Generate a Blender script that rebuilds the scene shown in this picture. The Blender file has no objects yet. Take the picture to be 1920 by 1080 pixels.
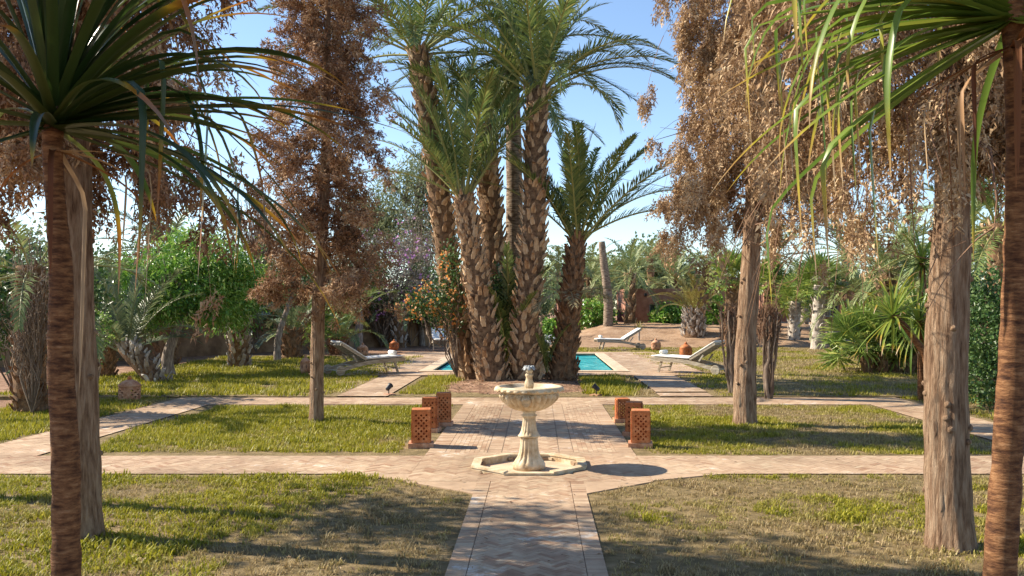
import bpy, math, random
import numpy as np
from mathutils import Vector, Matrix
R = math.radians
rng = np.random.default_rng(7)
random.seed(7)
sc = bpy.context.scene
col = sc.collection

# ------------------------------------------------------------------ camera, sky, sun
CAMH, F, VX, VY = 1.8, 1700.0, 1007.0, 575.0
cam = bpy.data.cameras.new('camera'); camo = bpy.data.objects.new('camera', cam); col.objects.link(camo)
camo.location = (0, 0, CAMH); camo.rotation_euler = (R(90), 0, 0)
cam.sensor_width = 36; cam.lens = 36 * F / 1920
cam.shift_x = -(VX - 960) / 1920; cam.shift_y = (VY - 540) / 1920
cam.clip_end = 3000; cam.clip_start = 0.05
sc.camera = camo
SUN_EL, SUN_AZ = 37.0, 15.0        # from the left (-X), a touch from the far side
w = bpy.data.worlds.new('World'); sc.world = w; w.use_nodes = True
nt = w.node_tree; bg = nt.nodes['Background']
sky = nt.nodes.new('ShaderNodeTexSky'); sky.sky_type = 'NISHITA'; sky.sun_disc = False
sky.sun_elevation = R(SUN_EL); sky.sun_rotation = R(-90 + SUN_AZ)
sky.air_density = 1.0; sky.dust_density = .25; sky.altitude = 900; sky.ozone_density = 2.0
nt.links.new(sky.outputs[0], bg.inputs[0]); bg.inputs[1].default_value = 0.108
sl = bpy.data.lights.new('sun', 'SUN'); so = bpy.data.objects.new('sun', sl); col.objects.link(so)
sl.energy = 5.0; sl.angle = R(0.5); sl.color = (1.0, 0.90, 0.74)
sd = Vector((-math.cos(R(SUN_EL)) * math.cos(R(SUN_AZ)), math.cos(R(SUN_EL)) * math.sin(R(SUN_AZ)), math.sin(R(SUN_EL))))
so.rotation_euler = sd.to_track_quat('Z', 'Y').to_euler(); so.location = sd * 60
sc.view_settings.view_transform = 'Standard'; sc.view_settings.look = 'None'
sc.view_settings.exposure = 1.1; sc.view_settings.gamma = 1.0
try:
    sc.cycles.use_denoising = True; sc.cycles.denoiser = 'OPENIMAGEDENOISE'
    sc.cycles.max_bounces = 8; sc.cycles.transparent_max_bounces = 8
except Exception: pass

# ------------------------------------------------------------------ helpers
def P(px, py, Y): return np.array([(px - VX) * Y / F, Y, CAMH - (py - VY) * Y / F])
def G(px, py, z=0.0):
    Y = F * (CAMH - z) / (py - VY); return np.array([(px - VX) * Y / F, Y, z])
def lin(*c): return tuple((x / 255 / 12.92 if x / 255 <= .04045 else ((x / 255 + .055) / 1.055) ** 2.4) for x in c) + (1.0,)

class MB:
    """collects geometry with a per-vertex 'rnd' (colour choice) and 'tt' (place along a piece)"""
    def __init__(s): s.v = []; s.f = {}; s.r = []; s.t = []; s.n = 0
    def add(s, V, faces, rnd=0.5, tt=0.0):
        V = np.asarray(V, float).reshape(-1, 3); n = len(V)
        s.v.append(V); s.r.append(np.broadcast_to(np.asarray(rnd, float), (n,))); s.t.append(np.broadcast_to(np.asarray(tt, float), (n,)))
        for fa in faces:
            fa = np.asarray(fa, np.int64)
            if fa.size == 0: continue
            s.f.setdefault(fa.shape[1], []).append(fa + s.n)
        s.n += n
    def inst(s, proto, Rm, T, rnd=None, rj=0.0):
        V, faces, tt = proto; n = len(T); k = len(V)
        W = np.einsum('nij,kj->nki', Rm, V) + T[:, None, :]
        if rnd is None: rnd = rng.random(n)
        rr = np.repeat(rnd, k)
        off = (np.arange(n) * k)[:, None, None]
        s.add(W.reshape(-1, 3), [(fa[None] + off).reshape(-1, fa.shape[1]) for fa in faces], np.clip(rr, 0, 1), np.tile(tt, n))
    def box(s, c, d, rz=0, rnd=0.5, M=None):
        x, y, z = np.array(d) / 2
        V = np.array([[-x,-y,-z],[x,-y,-z],[x,y,-z],[-x,y,-z],[-x,-y,z],[x,-y,z],[x,y,z],[-x,y,z]])
        if M is not None: V = V @ np.asarray(M).T
        ca, sa = math.cos(rz), math.sin(rz); V = V @ np.array([[ca, sa, 0], [-sa, ca, 0], [0, 0, 1]])
        s.add(V + np.array(c), [[[0,3,2,1],[4,5,6,7],[0,1,5,4],[1,2,6,5],[2,3,7,6],[3,0,4,7]]], rnd)
    def bar(s, a, b, w, h, rnd=0.5):
        a = np.array(a, float); b = np.array(b, float); d = b - a; L = np.linalg.norm(d); d /= L
        up = np.array([0, 0, 1.]) if abs(d[2]) < .95 else np.array([0, 1., 0])
        sd_ = np.cross(d, up); sd_ /= np.linalg.norm(sd_); u = np.cross(sd_, d)
        V = [p + sd_ * sx * w / 2 + u * sz * h / 2 for p in (a, b) for sx, sz in ((-1,-1),(1,-1),(1,1),(-1,1))]
        s.add(V, [[[0,1,2,3],[7,6,5,4],[0,4,5,1],[1,5,6,2],[2,6,7,3],[3,7,4,0]]], rnd)
    def tube(s, path, rad, n=8, rnd=0.5, wob=0.0, cap=True, tt=None):
        path = np.asarray(path, float); m = len(path); rad = np.broadcast_to(np.asarray(rad, float), (m,))
        tg = np.gradient(path, axis=0); tg /= np.linalg.norm(tg, axis=1)[:, None] + 1e-9
        ref = np.array([1., 0, 0]) if abs(tg[:, 0]).max() < .9 else np.array([0, 1., 0])
        if abs(tg @ ref).max() > .97: ref = np.array([0.3, 0.5, .8])
        a = np.cross(tg, ref); a /= np.linalg.norm(a, axis=1)[:, None] + 1e-9; b = np.cross(tg, a)
        th = np.linspace(0, 2 * math.pi, n, endpoint=False)
        rr = rad[:, None] * (1 + wob * (rng.random((m, n)) - .5) * 2)
        V = path[:, None] + rr[..., None] * (np.cos(th)[None, :, None] * a[:, None] + np.sin(th)[None, :, None] * b[:, None])
        i = np.arange(m - 1)[:, None] * n; j = np.arange(n)[None]; j2 = (j + 1) % n
        q = np.stack([i + j, i + n + j, i + n + j2, i + j2], -1).reshape(-1, 4)
        fs = [q]
        V = V.reshape(-1, 3)
        t_ = np.repeat(np.linspace(0, 1, m) if tt is None else tt, n)
        if cap:
            V = np.vstack([V, path[:1], path[-1:]]); t_ = np.append(t_, [t_[0], t_[-1]]); c0, c1 = m * n, m * n + 1; o = (m - 1) * n
            fs.append(np.array([[k, (k + 1) % n, c0] for k in range(n)] + [[o + (k + 1) % n, o + k, c1] for k in range(n)]))
        s.add(V, fs, rnd, t_)
    def lathe(s, prof, n=32, c=(0, 0, 0), mod=None, rnd=0.5):
        prof = np.asarray(prof, float); m = len(prof); th = np.linspace(0, 2 * math.pi, n, endpoint=False)
        rr = np.repeat(prof[:, :1], n, 1)
        if mod is not None: rr = rr * mod(th[None], np.arange(m)[:, None], prof[:, 1:2])
        V = np.stack([rr * np.cos(th), rr * np.sin(th), np.repeat(prof[:, 1:2], n, 1)], -1).reshape(-1, 3) + np.array(c)
        i = np.arange(m - 1)[:, None] * n; j = np.arange(n)[None]; j2 = (j + 1) % n
        s.add(V, [np.stack([i + j, i + j2, i + n + j2, i + n + j], -1).reshape(-1, 4)], rnd)
    def prism(s, poly, z0, z1, rnd=0.5):
        n = len(poly); p = np.array(poly, float)
        V = np.vstack([np.c_[p, np.full(n, z0)], np.c_[p, np.full(n, z1)]])
        s.add(V, [np.arange(n)[None] + n, np.array([[k, (k + 1) % n, n + (k + 1) % n, n + k] for k in range(n)])], rnd)
    def mesh(s, name, mat, smooth=False):
        me = bpy.data.meshes.new(name)
        V = np.vstack(s.v).astype(np.float32); me.vertices.add(len(V)); me.vertices.foreach_set('co', V.ravel())
        idx, st, k = [], [], 0
        for sz, l in s.f.items():
            fa = np.vstack(l); idx.append(fa.ravel()); st.append(k + np.arange(len(fa)) * sz); k += fa.size
        idx = np.concatenate(idx); st = np.concatenate(st)
        me.loops.add(len(idx)); me.loops.foreach_set('vertex_index', idx.astype(np.int32))
        me.polygons.add(len(st)); me.polygons.foreach_set('loop_start', st.astype(np.int32))
        me.polygons.foreach_set('use_smooth', np.full(len(st), bool(smooth)))
        me.update(calc_edges=True)
        for nm, arr in (('rnd', s.r), ('tt', s.t)):
            at = me.attributes.new(nm, 'FLOAT', 'POINT'); at.data.foreach_set('value', np.concatenate(arr).astype(np.float32))
        if mat: me.materials.append(MT[mat])
        return me
    def build(s, name, mat, parent=None, smooth=False, loc=None, rot=None, kind=None):
        o = bpy.data.objects.new(name, s.mesh(name, mat, smooth)); col.objects.link(o)
        if parent: o.parent = parent
        if loc is not None: o.location = loc
        if rot is not None: o.rotation_euler = rot
        if kind: o['kind'] = kind
        return o

def thing(name, label, cat, loc=(0, 0, 0), rz=0.0, group=None):
    o = bpy.data.objects.new(name, None); col.objects.link(o); o.empty_display_size = .1
    o.location = tuple(loc); o.rotation_euler = (0, 0, rz); return tag(o, label, cat, group)
def tag(o, label, cat, group=None):
    o['label'] = label; o['category'] = cat
    if group: o['group'] = group
    return o
def link(me, name, parent, loc=(0, 0, 0), rot=(0, 0, 0), s=1.0):
    o = bpy.data.objects.new(name, me); col.objects.link(o); o.parent = parent
    o.location = tuple(loc); o.rotation_euler = rot; o.scale = (s, s, s) if np.isscalar(s) else s
    return o
def copy_tree(o, parent=None):
    c = o.copy(); col.objects.link(c)
    if parent is not None: c.parent = parent
    for ch in list(o.children): copy_tree(ch, c)
    return c
def frames(d, up=None):
    """n rotation matrices whose first column is d"""
    d = d / (np.linalg.norm(d, axis=1)[:, None] + 1e-9)
    up = rng.normal(size=d.shape) if up is None else up
    b = np.cross(up, d); b /= np.linalg.norm(b, axis=1)[:, None] + 1e-9
    return np.stack([d, b, np.cross(d, b)], -1)
def vnoise(x, y, seed=0):
    """smooth value noise in 0..1"""
    t = np.random.default_rng(seed).random((64, 64))
    xi = np.floor(x).astype(int); yi = np.floor(y).astype(int); fx = x - xi; fy = y - yi
    fx = fx * fx * (3 - 2 * fx); fy = fy * fy * (3 - 2 * fy); g = lambda a, b: t[a % 64, b % 64]
    return (g(xi, yi) * (1 - fx) + g(xi + 1, yi) * fx) * (1 - fy) + (g(xi, yi + 1) * (1 - fx) + g(xi + 1, yi + 1) * fx) * fy
def fbm(x, y, seed=0): return .55 * vnoise(x, y, seed) + .3 * vnoise(x * 2.1, y * 2.1, seed + 1) + .15 * vnoise(x * 4.3, y * 4.3, seed + 2)
def smooth_path(pts, n):
    pts = np.asarray(pts, float); t = np.linspace(0, 1, len(pts)); u = np.linspace(0, 1, n)
    q = np.stack([np.interp(u, t, pts[:, k]) for k in range(pts.shape[1])], 1)
    for _ in range(2 * n // max(len(pts), 2) // 2): q[1:-1] = (q[:-2] + 2 * q[1:-1] + q[2:]) / 4
    return q

# ------------------------------------------------------------------ materials
MT = {}
def newmat(name):
    m = bpy.data.materials.new(name); m.use_nodes = True; MT[name] = m
    n = m.node_tree; b = n.nodes['Principled BSDF']; b.inputs['Specular IOR Level'].default_value = 0.25
    return m, n, b
def N(n, t, **kw):
    x = n.nodes.new(t)
    for k, v in kw.items(): setattr(x, k, v)
    return x
def ramp(n, fac, stops):
    r = N(n, 'ShaderNodeValToRGB'); e = r.color_ramp.elements
    while len(e) < len(stops): e.new(0.5)
    for el, (p, c) in zip(e, stops): el.position = p; el.color = c
    n.links.new(fac, r.inputs[0]); return r.outputs[0]
def noise(n, scale, detail=4, rough=.6, vec=None, stretch=None):
    if vec is None: vec = N(n, 'ShaderNodeTexCoord').outputs['Object']
    if stretch:
        mp = N(n, 'ShaderNodeMapping'); mp.inputs['Scale'].default_value = stretch; n.links.new(vec, mp.inputs[0]); vec = mp.outputs[0]
    t = N(n, 'ShaderNodeTexNoise'); t.inputs['Scale'].default_value = scale; t.inputs['Detail'].default_value = detail; t.inputs['Roughness'].default_value = rough
    n.links.new(vec, t.inputs['Vector']); return t.outputs['Fac']
def mix(n, fac, a, b, mode='MIX'):
    x = N(n, 'ShaderNodeMix', data_type='RGBA', blend_type=mode)
    if isinstance(fac, (int, float)): x.inputs['Factor'].default_value = fac
    else: n.links.new(fac, x.inputs['Factor'])
    for s_, v in ((6, a), (7, b)):
        if isinstance(v, tuple): x.inputs[s_].default_value = v
        else: n.links.new(v, x.inputs[s_])
    return x.outputs[2]
def attr(n, name): return N(n, 'ShaderNodeAttribute', attribute_name=name).outputs['Fac']
def math_(n, op, a, b=0.0):
    x = N(n, 'ShaderNodeMath', operation=op)
    for i_, v in enumerate((a, b)):
        if isinstance(v, (int, float)): x.inputs[i_].default_value = v
        else: n.links.new(v, x.inputs[i_])
    return x.outputs[0]
def bump(n, b, h, strength=.4, dist=.02):
    x = N(n, 'ShaderNodeBump'); x.inputs['Strength'].default_value = strength; x.inputs['Distance'].default_value = dist
    n.links.new(h, x.inputs['Height']); n.links.new(x.outputs[0], b.inputs['Normal'])
def leafmat(name, stops, rough=.5, tr=.3, tips=None, spec=.3):
    """foliage: colour picked by the piece's own 'rnd'; thin, lets light through; tips: ramp along 'tt' for dry ends"""
    m, n, b = newmat(name); c = ramp(n, attr(n, 'rnd'), stops)
    if tips:
        f = math_(n, 'ADD', attr(n, 'tt'), math_(n, 'MULTIPLY', math_(n, 'SUBTRACT', attr(n, 'rnd'), .5), .3))
        tip = ramp(n, f, tips)
        rf = ramp(n, f, [(tips[0][0], (0, 0, 0, 1)), (tips[1][0], (1, 1, 1, 1))]); c = mix(n, rf, c, tip)
    n.links.new(c, b.inputs['Base Color']); b.inputs['Roughness'].default_value = rough; b.inputs['Specular IOR Level'].default_value = spec
    tl = N(n, 'ShaderNodeBsdfTranslucent'); n.links.new(c, tl.inputs[0])
    ms = N(n, 'ShaderNodeMixShader'); ms.inputs[0].default_value = tr
    n.links.new(b.outputs[0], ms.inputs[1]); n.links.new(tl.outputs[0], ms.inputs[2])
    n.links.new(ms.outputs[0], n.nodes['Material Output'].inputs[0])
def plain(name, stops, scale=6, rough=.8, bs=.3, bd=.01, stretch=None, detail=6, rnd=None, spec=.25, bscale=None):
    """solid matter: colour from noise, optional per-piece tint, bump from finer noise"""
    m, n, b = newmat(name); f = noise(n, scale, detail, .65, stretch=stretch)
    f = math_(n, 'ADD', math_(n, 'MULTIPLY', f, 1.9), -.45)
    if rnd: f = math_(n, 'ADD', math_(n, 'MULTIPLY', f, 1 - rnd), math_(n, 'MULTIPLY', attr(n, 'rnd'), rnd))
    n.links.new(ramp(n, f, stops), b.inputs['Base Color']); b.inputs['Roughness'].default_value = rough; b.inputs['Specular IOR Level'].default_value = spec
    if bs: bump(n, b, noise(n, bscale or scale * 4, 6, .7, stretch=stretch), bs, bd)
    return m, n, b

leafmat('date_green', [(0, (0.07, 0.118, 0.037, 1)), (0.45, (0.147, 0.209, 0.059, 1)), (0.8, (0.245, 0.282, 0.083, 1)), (1, (0.393, 0.364, 0.125, 1))], .42, .25, spec=.4)
leafmat('date_grey', [(0, (0.068, 0.101, 0.054, 1)), (0.5, (0.135, 0.176, 0.081, 1)), (1, (0.27, 0.284, 0.149, 1))], .45, .25, spec=.4)
leafmat('date_far', [(0, (0.088, 0.137, 0.049, 1)), (0.5, (0.195, 0.244, 0.088, 1)), (1, (0.37, 0.37, 0.166, 1))], .5, .25)
leafmat('date_dry', [(0, (.16,.13,.06,1)), (.5, (.30,.24,.12,1)), (1, (.42,.35,.2,1))], .6, .2)
leafmat('fan_green', [(0, (0.087, 0.16, 0.032, 1)), (0.5, (0.196, 0.281, 0.054, 1)), (1, (0.457, 0.45, 0.108, 1))], .4, .3, spec=.4)
leafmat('fan_gold', [(0, (.12,.13,.03,1)), (.5, (.24,.21,.06,1)), (1, (.36,.30,.11,1))], .45, .3)
leafmat('strap_shaded', [(0, (0.015, 0.037, 0.008, 1)), (0.6, (0.038, 0.069, 0.014, 1)), (1, (0.076, 0.094, 0.017, 1))], .35, .3, [(.70, (.10,.12,.02,1)), (.80, (.33,.22,.02,1)), (.9, (.34,.12,.02,1)), (1, (.22,.14,.08,1))], .45)  # darker copy of the strap leaf: the left tree's shade put into its colour
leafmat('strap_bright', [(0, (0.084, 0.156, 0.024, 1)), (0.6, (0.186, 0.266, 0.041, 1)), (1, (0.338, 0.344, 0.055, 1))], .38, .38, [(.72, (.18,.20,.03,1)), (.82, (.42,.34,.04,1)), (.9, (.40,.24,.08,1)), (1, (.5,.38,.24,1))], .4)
leafmat('strap_dead', [(0, (.10,.03,.012,1)), (.5, (.28,.12,.04,1)), (1, (.45,.33,.2,1))], .6, .2)
leafmat('cypress_dead', [(0, (0.116, 0.058, 0.029, 1)), (0.35, (0.271, 0.145, 0.078, 1)), (0.7, (0.42, 0.258, 0.141, 1)), (1, (0.592, 0.419, 0.254, 1))], .8, .15)
leafmat('cypress_dead_pale', [(0, (0.171, 0.098, 0.051, 1)), (0.35, (0.331, 0.21, 0.112, 1)), (0.7, (0.478, 0.33, 0.187, 1)), (1, (0.637, 0.481, 0.297, 1))], .8, .15)
leafmat('bush_green', [(0, (0.064, 0.163, 0.023, 1)), (0.5, (0.163, 0.324, 0.041, 1)), (0.85, (0.328, 0.488, 0.084, 1)), (1, (0.602, 0.649, 0.223, 1))], .38, .3, spec=.5)
leafmat('shrub_dark', [(0, (0.024, 0.061, 0.016, 1)), (0.5, (0.061, 0.128, 0.03, 1)), (1, (0.135, 0.203, 0.061, 1))], .42, .25, spec=.4)
leafmat('eucalyptus', [(0, (0.09, 0.128, 0.06, 1)), (0.5, (0.194, 0.232, 0.113, 1)), (1, (0.359, 0.374, 0.194, 1))], .55, .3)
leafmat('far_tree', [(0, (0.094, 0.151, 0.066, 1)), (0.5, (0.179, 0.246, 0.104, 1)), (1, (0.32, 0.358, 0.17, 1))], .55, .25)
leafmat('dry_twig_leaf', [(0, (.13,.11,.085,1)), (.6, (.26,.22,.17,1)), (1, (.38,.33,.27,1))], .8, .1)
leafmat('flower_purple', [(0, (0.297, 0.096, 0.336, 1)), (1, (0.51, 0.256, 0.496, 1))], .6, .4)
leafmat('flower_orange', [(0, (.62,.2,.05,1)), (.6, (.75,.36,.1,1)), (1, (.75,.45,.28,1))], .6, .4)
leafmat('flower_white', [(0, (.35,.42,.75,1)), (.4, (.8,.82,.88,1)), (1, (.85,.85,.85,1))], .6, .3)
leafmat('litter', [(0, (.09,.05,.03,1)), (.5, (.26,.16,.09,1)), (1, (.45,.33,.2,1))], .8, .1)
# grass: rnd = shade of the blade, tt = how dry the spot is (stored per blade when it is laid out)
m, n, b = newmat('grass')
cg = ramp(n, attr(n, 'rnd'), [(0, (.12,.145,.010,1)), (.5, (.30,.285,.018,1)), (1, (.48,.425,.05,1))])
cd = ramp(n, attr(n, 'rnd'), [(0, (.20,.14,.06,1)), (.5, (.38,.28,.135,1)), (1, (.52,.41,.22,1))])
c = mix(n, attr(n, 'tt'), cg, cd); n.links.new(c, b.inputs['Base Color']); b.inputs['Roughness'].default_value = .5
tl = N(n, 'ShaderNodeBsdfTranslucent'); n.links.new(c, tl.inputs[0]); ms = N(n, 'ShaderNodeMixShader'); ms.inputs[0].default_value = .35
n.links.new(b.outputs[0], ms.inputs[1]); n.links.new(tl.outputs[0], ms.inputs[2]); n.links.new(ms.outputs[0], n.nodes['Material Output'].inputs[0])

plain('soil', [(.3, (.16,.085,.05,1)), (.55, (.27,.155,.095,1)), (.75, (.36,.225,.15,1))], 3, .95, .8, .03, bscale=14)
plain('bank_soil', [(.2, (.20,.12,.07,1)), (.5, (.30,.19,.115,1)), (.8, (.38,.26,.17,1))], 1.2, .95, .8, .05, bscale=8)
plain('thatch', [(.2, (.12,.085,.035,1)), (.5, (.20,.145,.065,1)), (.8, (.30,.215,.11,1))], 5, .95, .8, .03, bscale=40)
plain('mortar', [(.2, (.20,.14,.095,1)), (.8, (.32,.235,.165,1))], 20, .95, .3, .004)
# brick paving: per-brick tint + wear + chalky lime bloom
m, n, b = newmat('paver')
base = ramp(n, attr(n, 'rnd'), [(0, (.31,.19,.118,1)), (.3, (.385,.27,.18,1)), (.7, (.445,.33,.225,1)), (1, (.49,.39,.27,1))])
gp = N(n, 'ShaderNodeNewGeometry').outputs['Position']
f1 = noise(n, 9, 8, .7, gp); base = mix(n, .4, base, ramp(n, f1, [(.3, (.34,.28,.24,1)), (.7, (.7,.66,.6,1))]), 'OVERLAY')
f2 = noise(n, 1.1, 3, .6, gp); f3 = noise(n, 6, 6, .75, gp)
lime = ramp(n, math_(n, 'MULTIPLY', f2, f3), [(.33, (0,0,0,1)), (.42, (.85,.85,.85,1))])
st_ = ramp(n, noise(n, .55, 5, .65, gp), [(.38, (.62,.6,.58,1)), (.55, (1, 1, 1, 1))]); base = mix(n, .8, base, st_, 'MULTIPLY'); base = mix(n, lime, base, (.62,.57,.5,1)); n.links.new(base, b.inputs['Base Color']); b.inputs['Roughness'].default_value = .75
bump(n, b, noise(n, 60, 6, .7, gp), .35, .004)
plain('coping', [(.3, (.47,.34,.23,1)), (.7, (.60,.47,.33,1))], 4, .7, .2, .004)
plain('pool_tile', [(.3, (.02,.30,.36,1)), (.6, (.05,.42,.47,1))], 3, .3, 0)
plain('stone', [(.12, (.26,.155,.075,1)), (.36, (.47,.35,.21,1)), (.6, (.59,.48,.325,1)), (.85, (.66,.57,.43,1))], 7, .62, .35, .004, bscale=45)
plain('stone_grey', [(.2, (.20,.215,.22,1)), (.8, (.40,.41,.40,1))], 12, .6, .3, .003)
plain('terracotta', [(.3, (.30,.085,.028,1)), (.55, (.47,.16,.055,1)), (.8, (.58,.26,.12,1))], 9, .75, .3, .004, rnd=.3)
plain('terracotta_pale', [(.3, (.36,.16,.085,1)), (.55, (.50,.26,.15,1)), (.8, (.60,.38,.25,1))], 9, .8, .35, .004)
plain('black_metal', [(.3, (.02,.02,.022,1)), (.7, (.05,.05,.055,1))], 10, .45, 0)
plain('lamp_glass', [(0, (.25,.27,.3,1)), (1, (.4,.42,.45,1))], 5, .15, 0, spec=.6)
plain('bark_cypress', [(.15, (.095,.048,.027,1)), (.38, (.25,.15,.088,1)), (.62, (.37,.245,.155,1)), (.95, (.49,.365,.255,1))], 5, .9, 1.0, .05, stretch=(6, 6, .8), bscale=8)
plain('bark_grey', [(.3, (.16,.12,.095,1)), (.6, (.31,.25,.2,1)), (.85, (.46,.39,.32,1))], 6, .9, .9, .02, stretch=(4, 4, .7), bscale=10)
plain('twig', [(.3, (.12,.085,.06,1)), (.7, (.30,.23,.175,1))], 8, .9, .3, .004, rnd=.5)
plain('twig_brown', [(.3, (.10,.05,.03,1)), (.7, (.26,.155,.095,1))], 8, .9, .3, .004, rnd=.5)
# ringed strap-leaf tree stem
m, n, b = newmat('bark_ringed')
f1 = noise(n, 6, 6, .7, stretch=(2.0, 2.0, 9.0)); f2 = noise(n, 30, 4, .6)
n.links.new(ramp(n, math_(n, 'ADD', math_(n, 'MULTIPLY', f1, .8), math_(n, 'MULTIPLY', f2, .2)), [(.36, (.04,.015,.007,1)), (.46, (.11,.046,.019,1)), (.56, (.21,.098,.04,1)), (.68, (.34,.19,.095,1))]), b.inputs['Base Color'])
b.inputs['Roughness'].default_value = .8; bump(n, b, f1, .8, .012)
plain('palm_core', [(.2, (.08,.042,.022,1)), (.8, (.29,.175,.095,1))], 10, .95, .8, .03)
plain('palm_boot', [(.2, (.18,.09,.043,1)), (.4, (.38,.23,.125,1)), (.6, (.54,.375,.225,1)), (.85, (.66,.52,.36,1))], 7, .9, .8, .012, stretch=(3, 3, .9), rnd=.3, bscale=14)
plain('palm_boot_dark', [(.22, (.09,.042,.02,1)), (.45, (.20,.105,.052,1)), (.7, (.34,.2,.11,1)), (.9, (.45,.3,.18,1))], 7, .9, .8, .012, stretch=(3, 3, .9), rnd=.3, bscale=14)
plain('palm_pale', [(.25, (.19,.15,.12,1)), (.5, (.40,.34,.28,1)), (.75, (.60,.55,.48,1))], 8, .9, .8, .012, rnd=.5)
plain('palm_ring', [(.3, (.12,.08,.055,1)), (.5, (.27,.195,.135,1)), (.75, (.44,.35,.26,1))], 4, .9, 1.0, .04, stretch=(1.5, 1.5, 7), bscale=7)
plain('frond_stem', [(.3, (.20,.19,.06,1)), (.7, (.36,.33,.14,1))], 6, .55, 0)
plain('adobe', [(.3, (.23,.105,.068,1)), (.55, (.335,.165,.11,1)), (.8, (.42,.23,.16,1))], 1.5, .95, .6, .02, bscale=12)
plain('adobe_brown', [(.3, (.17,.10,.055,1)), (.55, (.27,.165,.09,1)), (.8, (.36,.23,.13,1))], 1.5, .95, .8, .03, bscale=9)
plain('weathered_wood', [(.3, (.27,.225,.17,1)), (.6, (.42,.37,.29,1)), (.8, (.52,.48,.4,1))], 8, .75, .3, .003, stretch=(.6, 4, 4))
plain('cushion', [(.3, (.60,.585,.55,1)), (.7, (.70,.69,.66,1))], 3, .9, .35, .01, bscale=9)
plain('towel', [(.3, (.74,.72,.66,1)), (.7, (.84,.83,.79,1))], 20, .95, .5, .006)
plain('window_dark', [(0, (.02,.03,.03,1)), (1, (.05,.06,.06,1))], 3, .08, 0, spec=.6)
plain('frame_grey', [(0, (.28,.27,.26,1)), (1, (.4,.39,.37,1))], 6, .7, 0)
m, n, b = newmat('water')
n.nodes.remove(b); gp = N(n, 'ShaderNodeNewGeometry').outputs['Position']
h = noise(n, 2.2, 5, .6, gp, (1.0, .55, 1)); bp = N(n, 'ShaderNodeBump'); bp.inputs['Strength'].default_value = .55; bp.inputs['Distance'].default_value = .12; n.links.new(h, bp.inputs['Height'])
df = N(n, 'ShaderNodeBsdfDiffuse'); n.links.new(ramp(n, noise(n, 3.2, 5, .65, gp, (.7, .4, 1)), [(.33, (.02,.26,.32,1)), (.55, (.05,.42,.46,1)), (.7, (.22,.6,.6,1))]), df.inputs[0]); n.links.new(bp.outputs[0], df.inputs['Normal'])
trn = N(n, 'ShaderNodeBsdfTransparent'); trn.inputs[0].default_value = (.6, .93, .95, 1)
m1 = N(n, 'ShaderNodeMixShader'); m1.inputs[0].default_value = .75; n.links.new(trn.outputs[0], m1.inputs[1]); n.links.new(df.outputs[0], m1.inputs[2])
gl = N(n, 'ShaderNodeBsdfGlossy'); gl.inputs['Roughness'].default_value = .08; n.links.new(bp.outputs[0], gl.inputs['Normal'])
fr = N(n, 'ShaderNodeFresnel'); fr.inputs[0].default_value = 1.33; n.links.new(bp.outputs[0], fr.inputs['Normal'])
m2 = N(n, 'ShaderNodeMixShader'); n.links.new(math_(n, 'MULTIPLY', fr.outputs[0], .38), m2.inputs[0]); n.links.new(m1.outputs[0], m2.inputs[1]); n.links.new(gl.outputs[0], m2.inputs[2])
n.links.new(m2.outputs[0], n.nodes['Material Output'].inputs[0])

# ------------------------------------------------------------------ ground
POOL = (-2.85, 24.7, 2.15, 33.6)
TZ = 0.05                                  # pool terrace level
def structure(o): o['kind'] = 'structure'; return o
g = MB()
xs = [-600, -60, POOL[0] - .05, POOL[2] + .05, 60, 600]; ys = [-60, 0, POOL[1] - .05, POOL[3] + .05, 80, 900]
for i in range(5):
    for j in range(5):
        if i == 2 and j == 2: continue
        x0, x1, y0, y1 = xs[i], xs[i+1], ys[j], ys[j+1]
        g.add([[x0,y0,-.05],[x1,y0,-.05],[x1,y1,-.05],[x0,y1,-.05]], [[[0,1,2,3]]])
structure(g.build('ground', 'soil'))

def heightfield(name, mat, x0, x1, y0, y1, nx, ny, fz):
    X, Y = np.meshgrid(np.linspace(x0, x1, nx), np.linspace(y0, y1, ny), indexing='ij')
    V = np.stack([X, Y, fz(X, Y)], -1).reshape(-1, 3)
    i = np.arange(nx - 1)[:, None] * ny; j = np.arange(ny - 1)[None]
    b_ = MB(); b_.add(V, [np.stack([i + j, i + ny + j, i + ny + j + 1, i + j + 1], -1).reshape(-1, 4)])
    return structure(b_.build(name, mat, smooth=True))
def bank_z(X, Y):
    t = np.clip((Y - 39.5 - 1.2 * np.sin(X * .35)) / 8, 0, 1); t = t * t * (3 - 2 * t)
    s = np.clip((X - .5) / 3, 0, 1)
    return -.12 + t * (.95 + .12 * fbm(X * .5, Y * .5, 3)) * s + .05 * fbm(X * 1.5, Y * 1.5, 9)
heightfield('earth_bank', 'bank_soil', -2, 30, 38, 75, 90, 80, bank_z)
def mound_z(X, Y):
    r = np.sqrt(((X + .45) / 2.35) ** 2 + ((Y - 20.7) / 2.5) ** 2)
    return -.06 + .17 * np.clip(1.06 - r, 0, 1) ** .7 + .03 * fbm(X * 3, Y * 3, 5)
heightfield('planting_mound', 'soil', -2.9, 2.0, 18.1, 23.2, 60, 60, mound_z)

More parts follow.
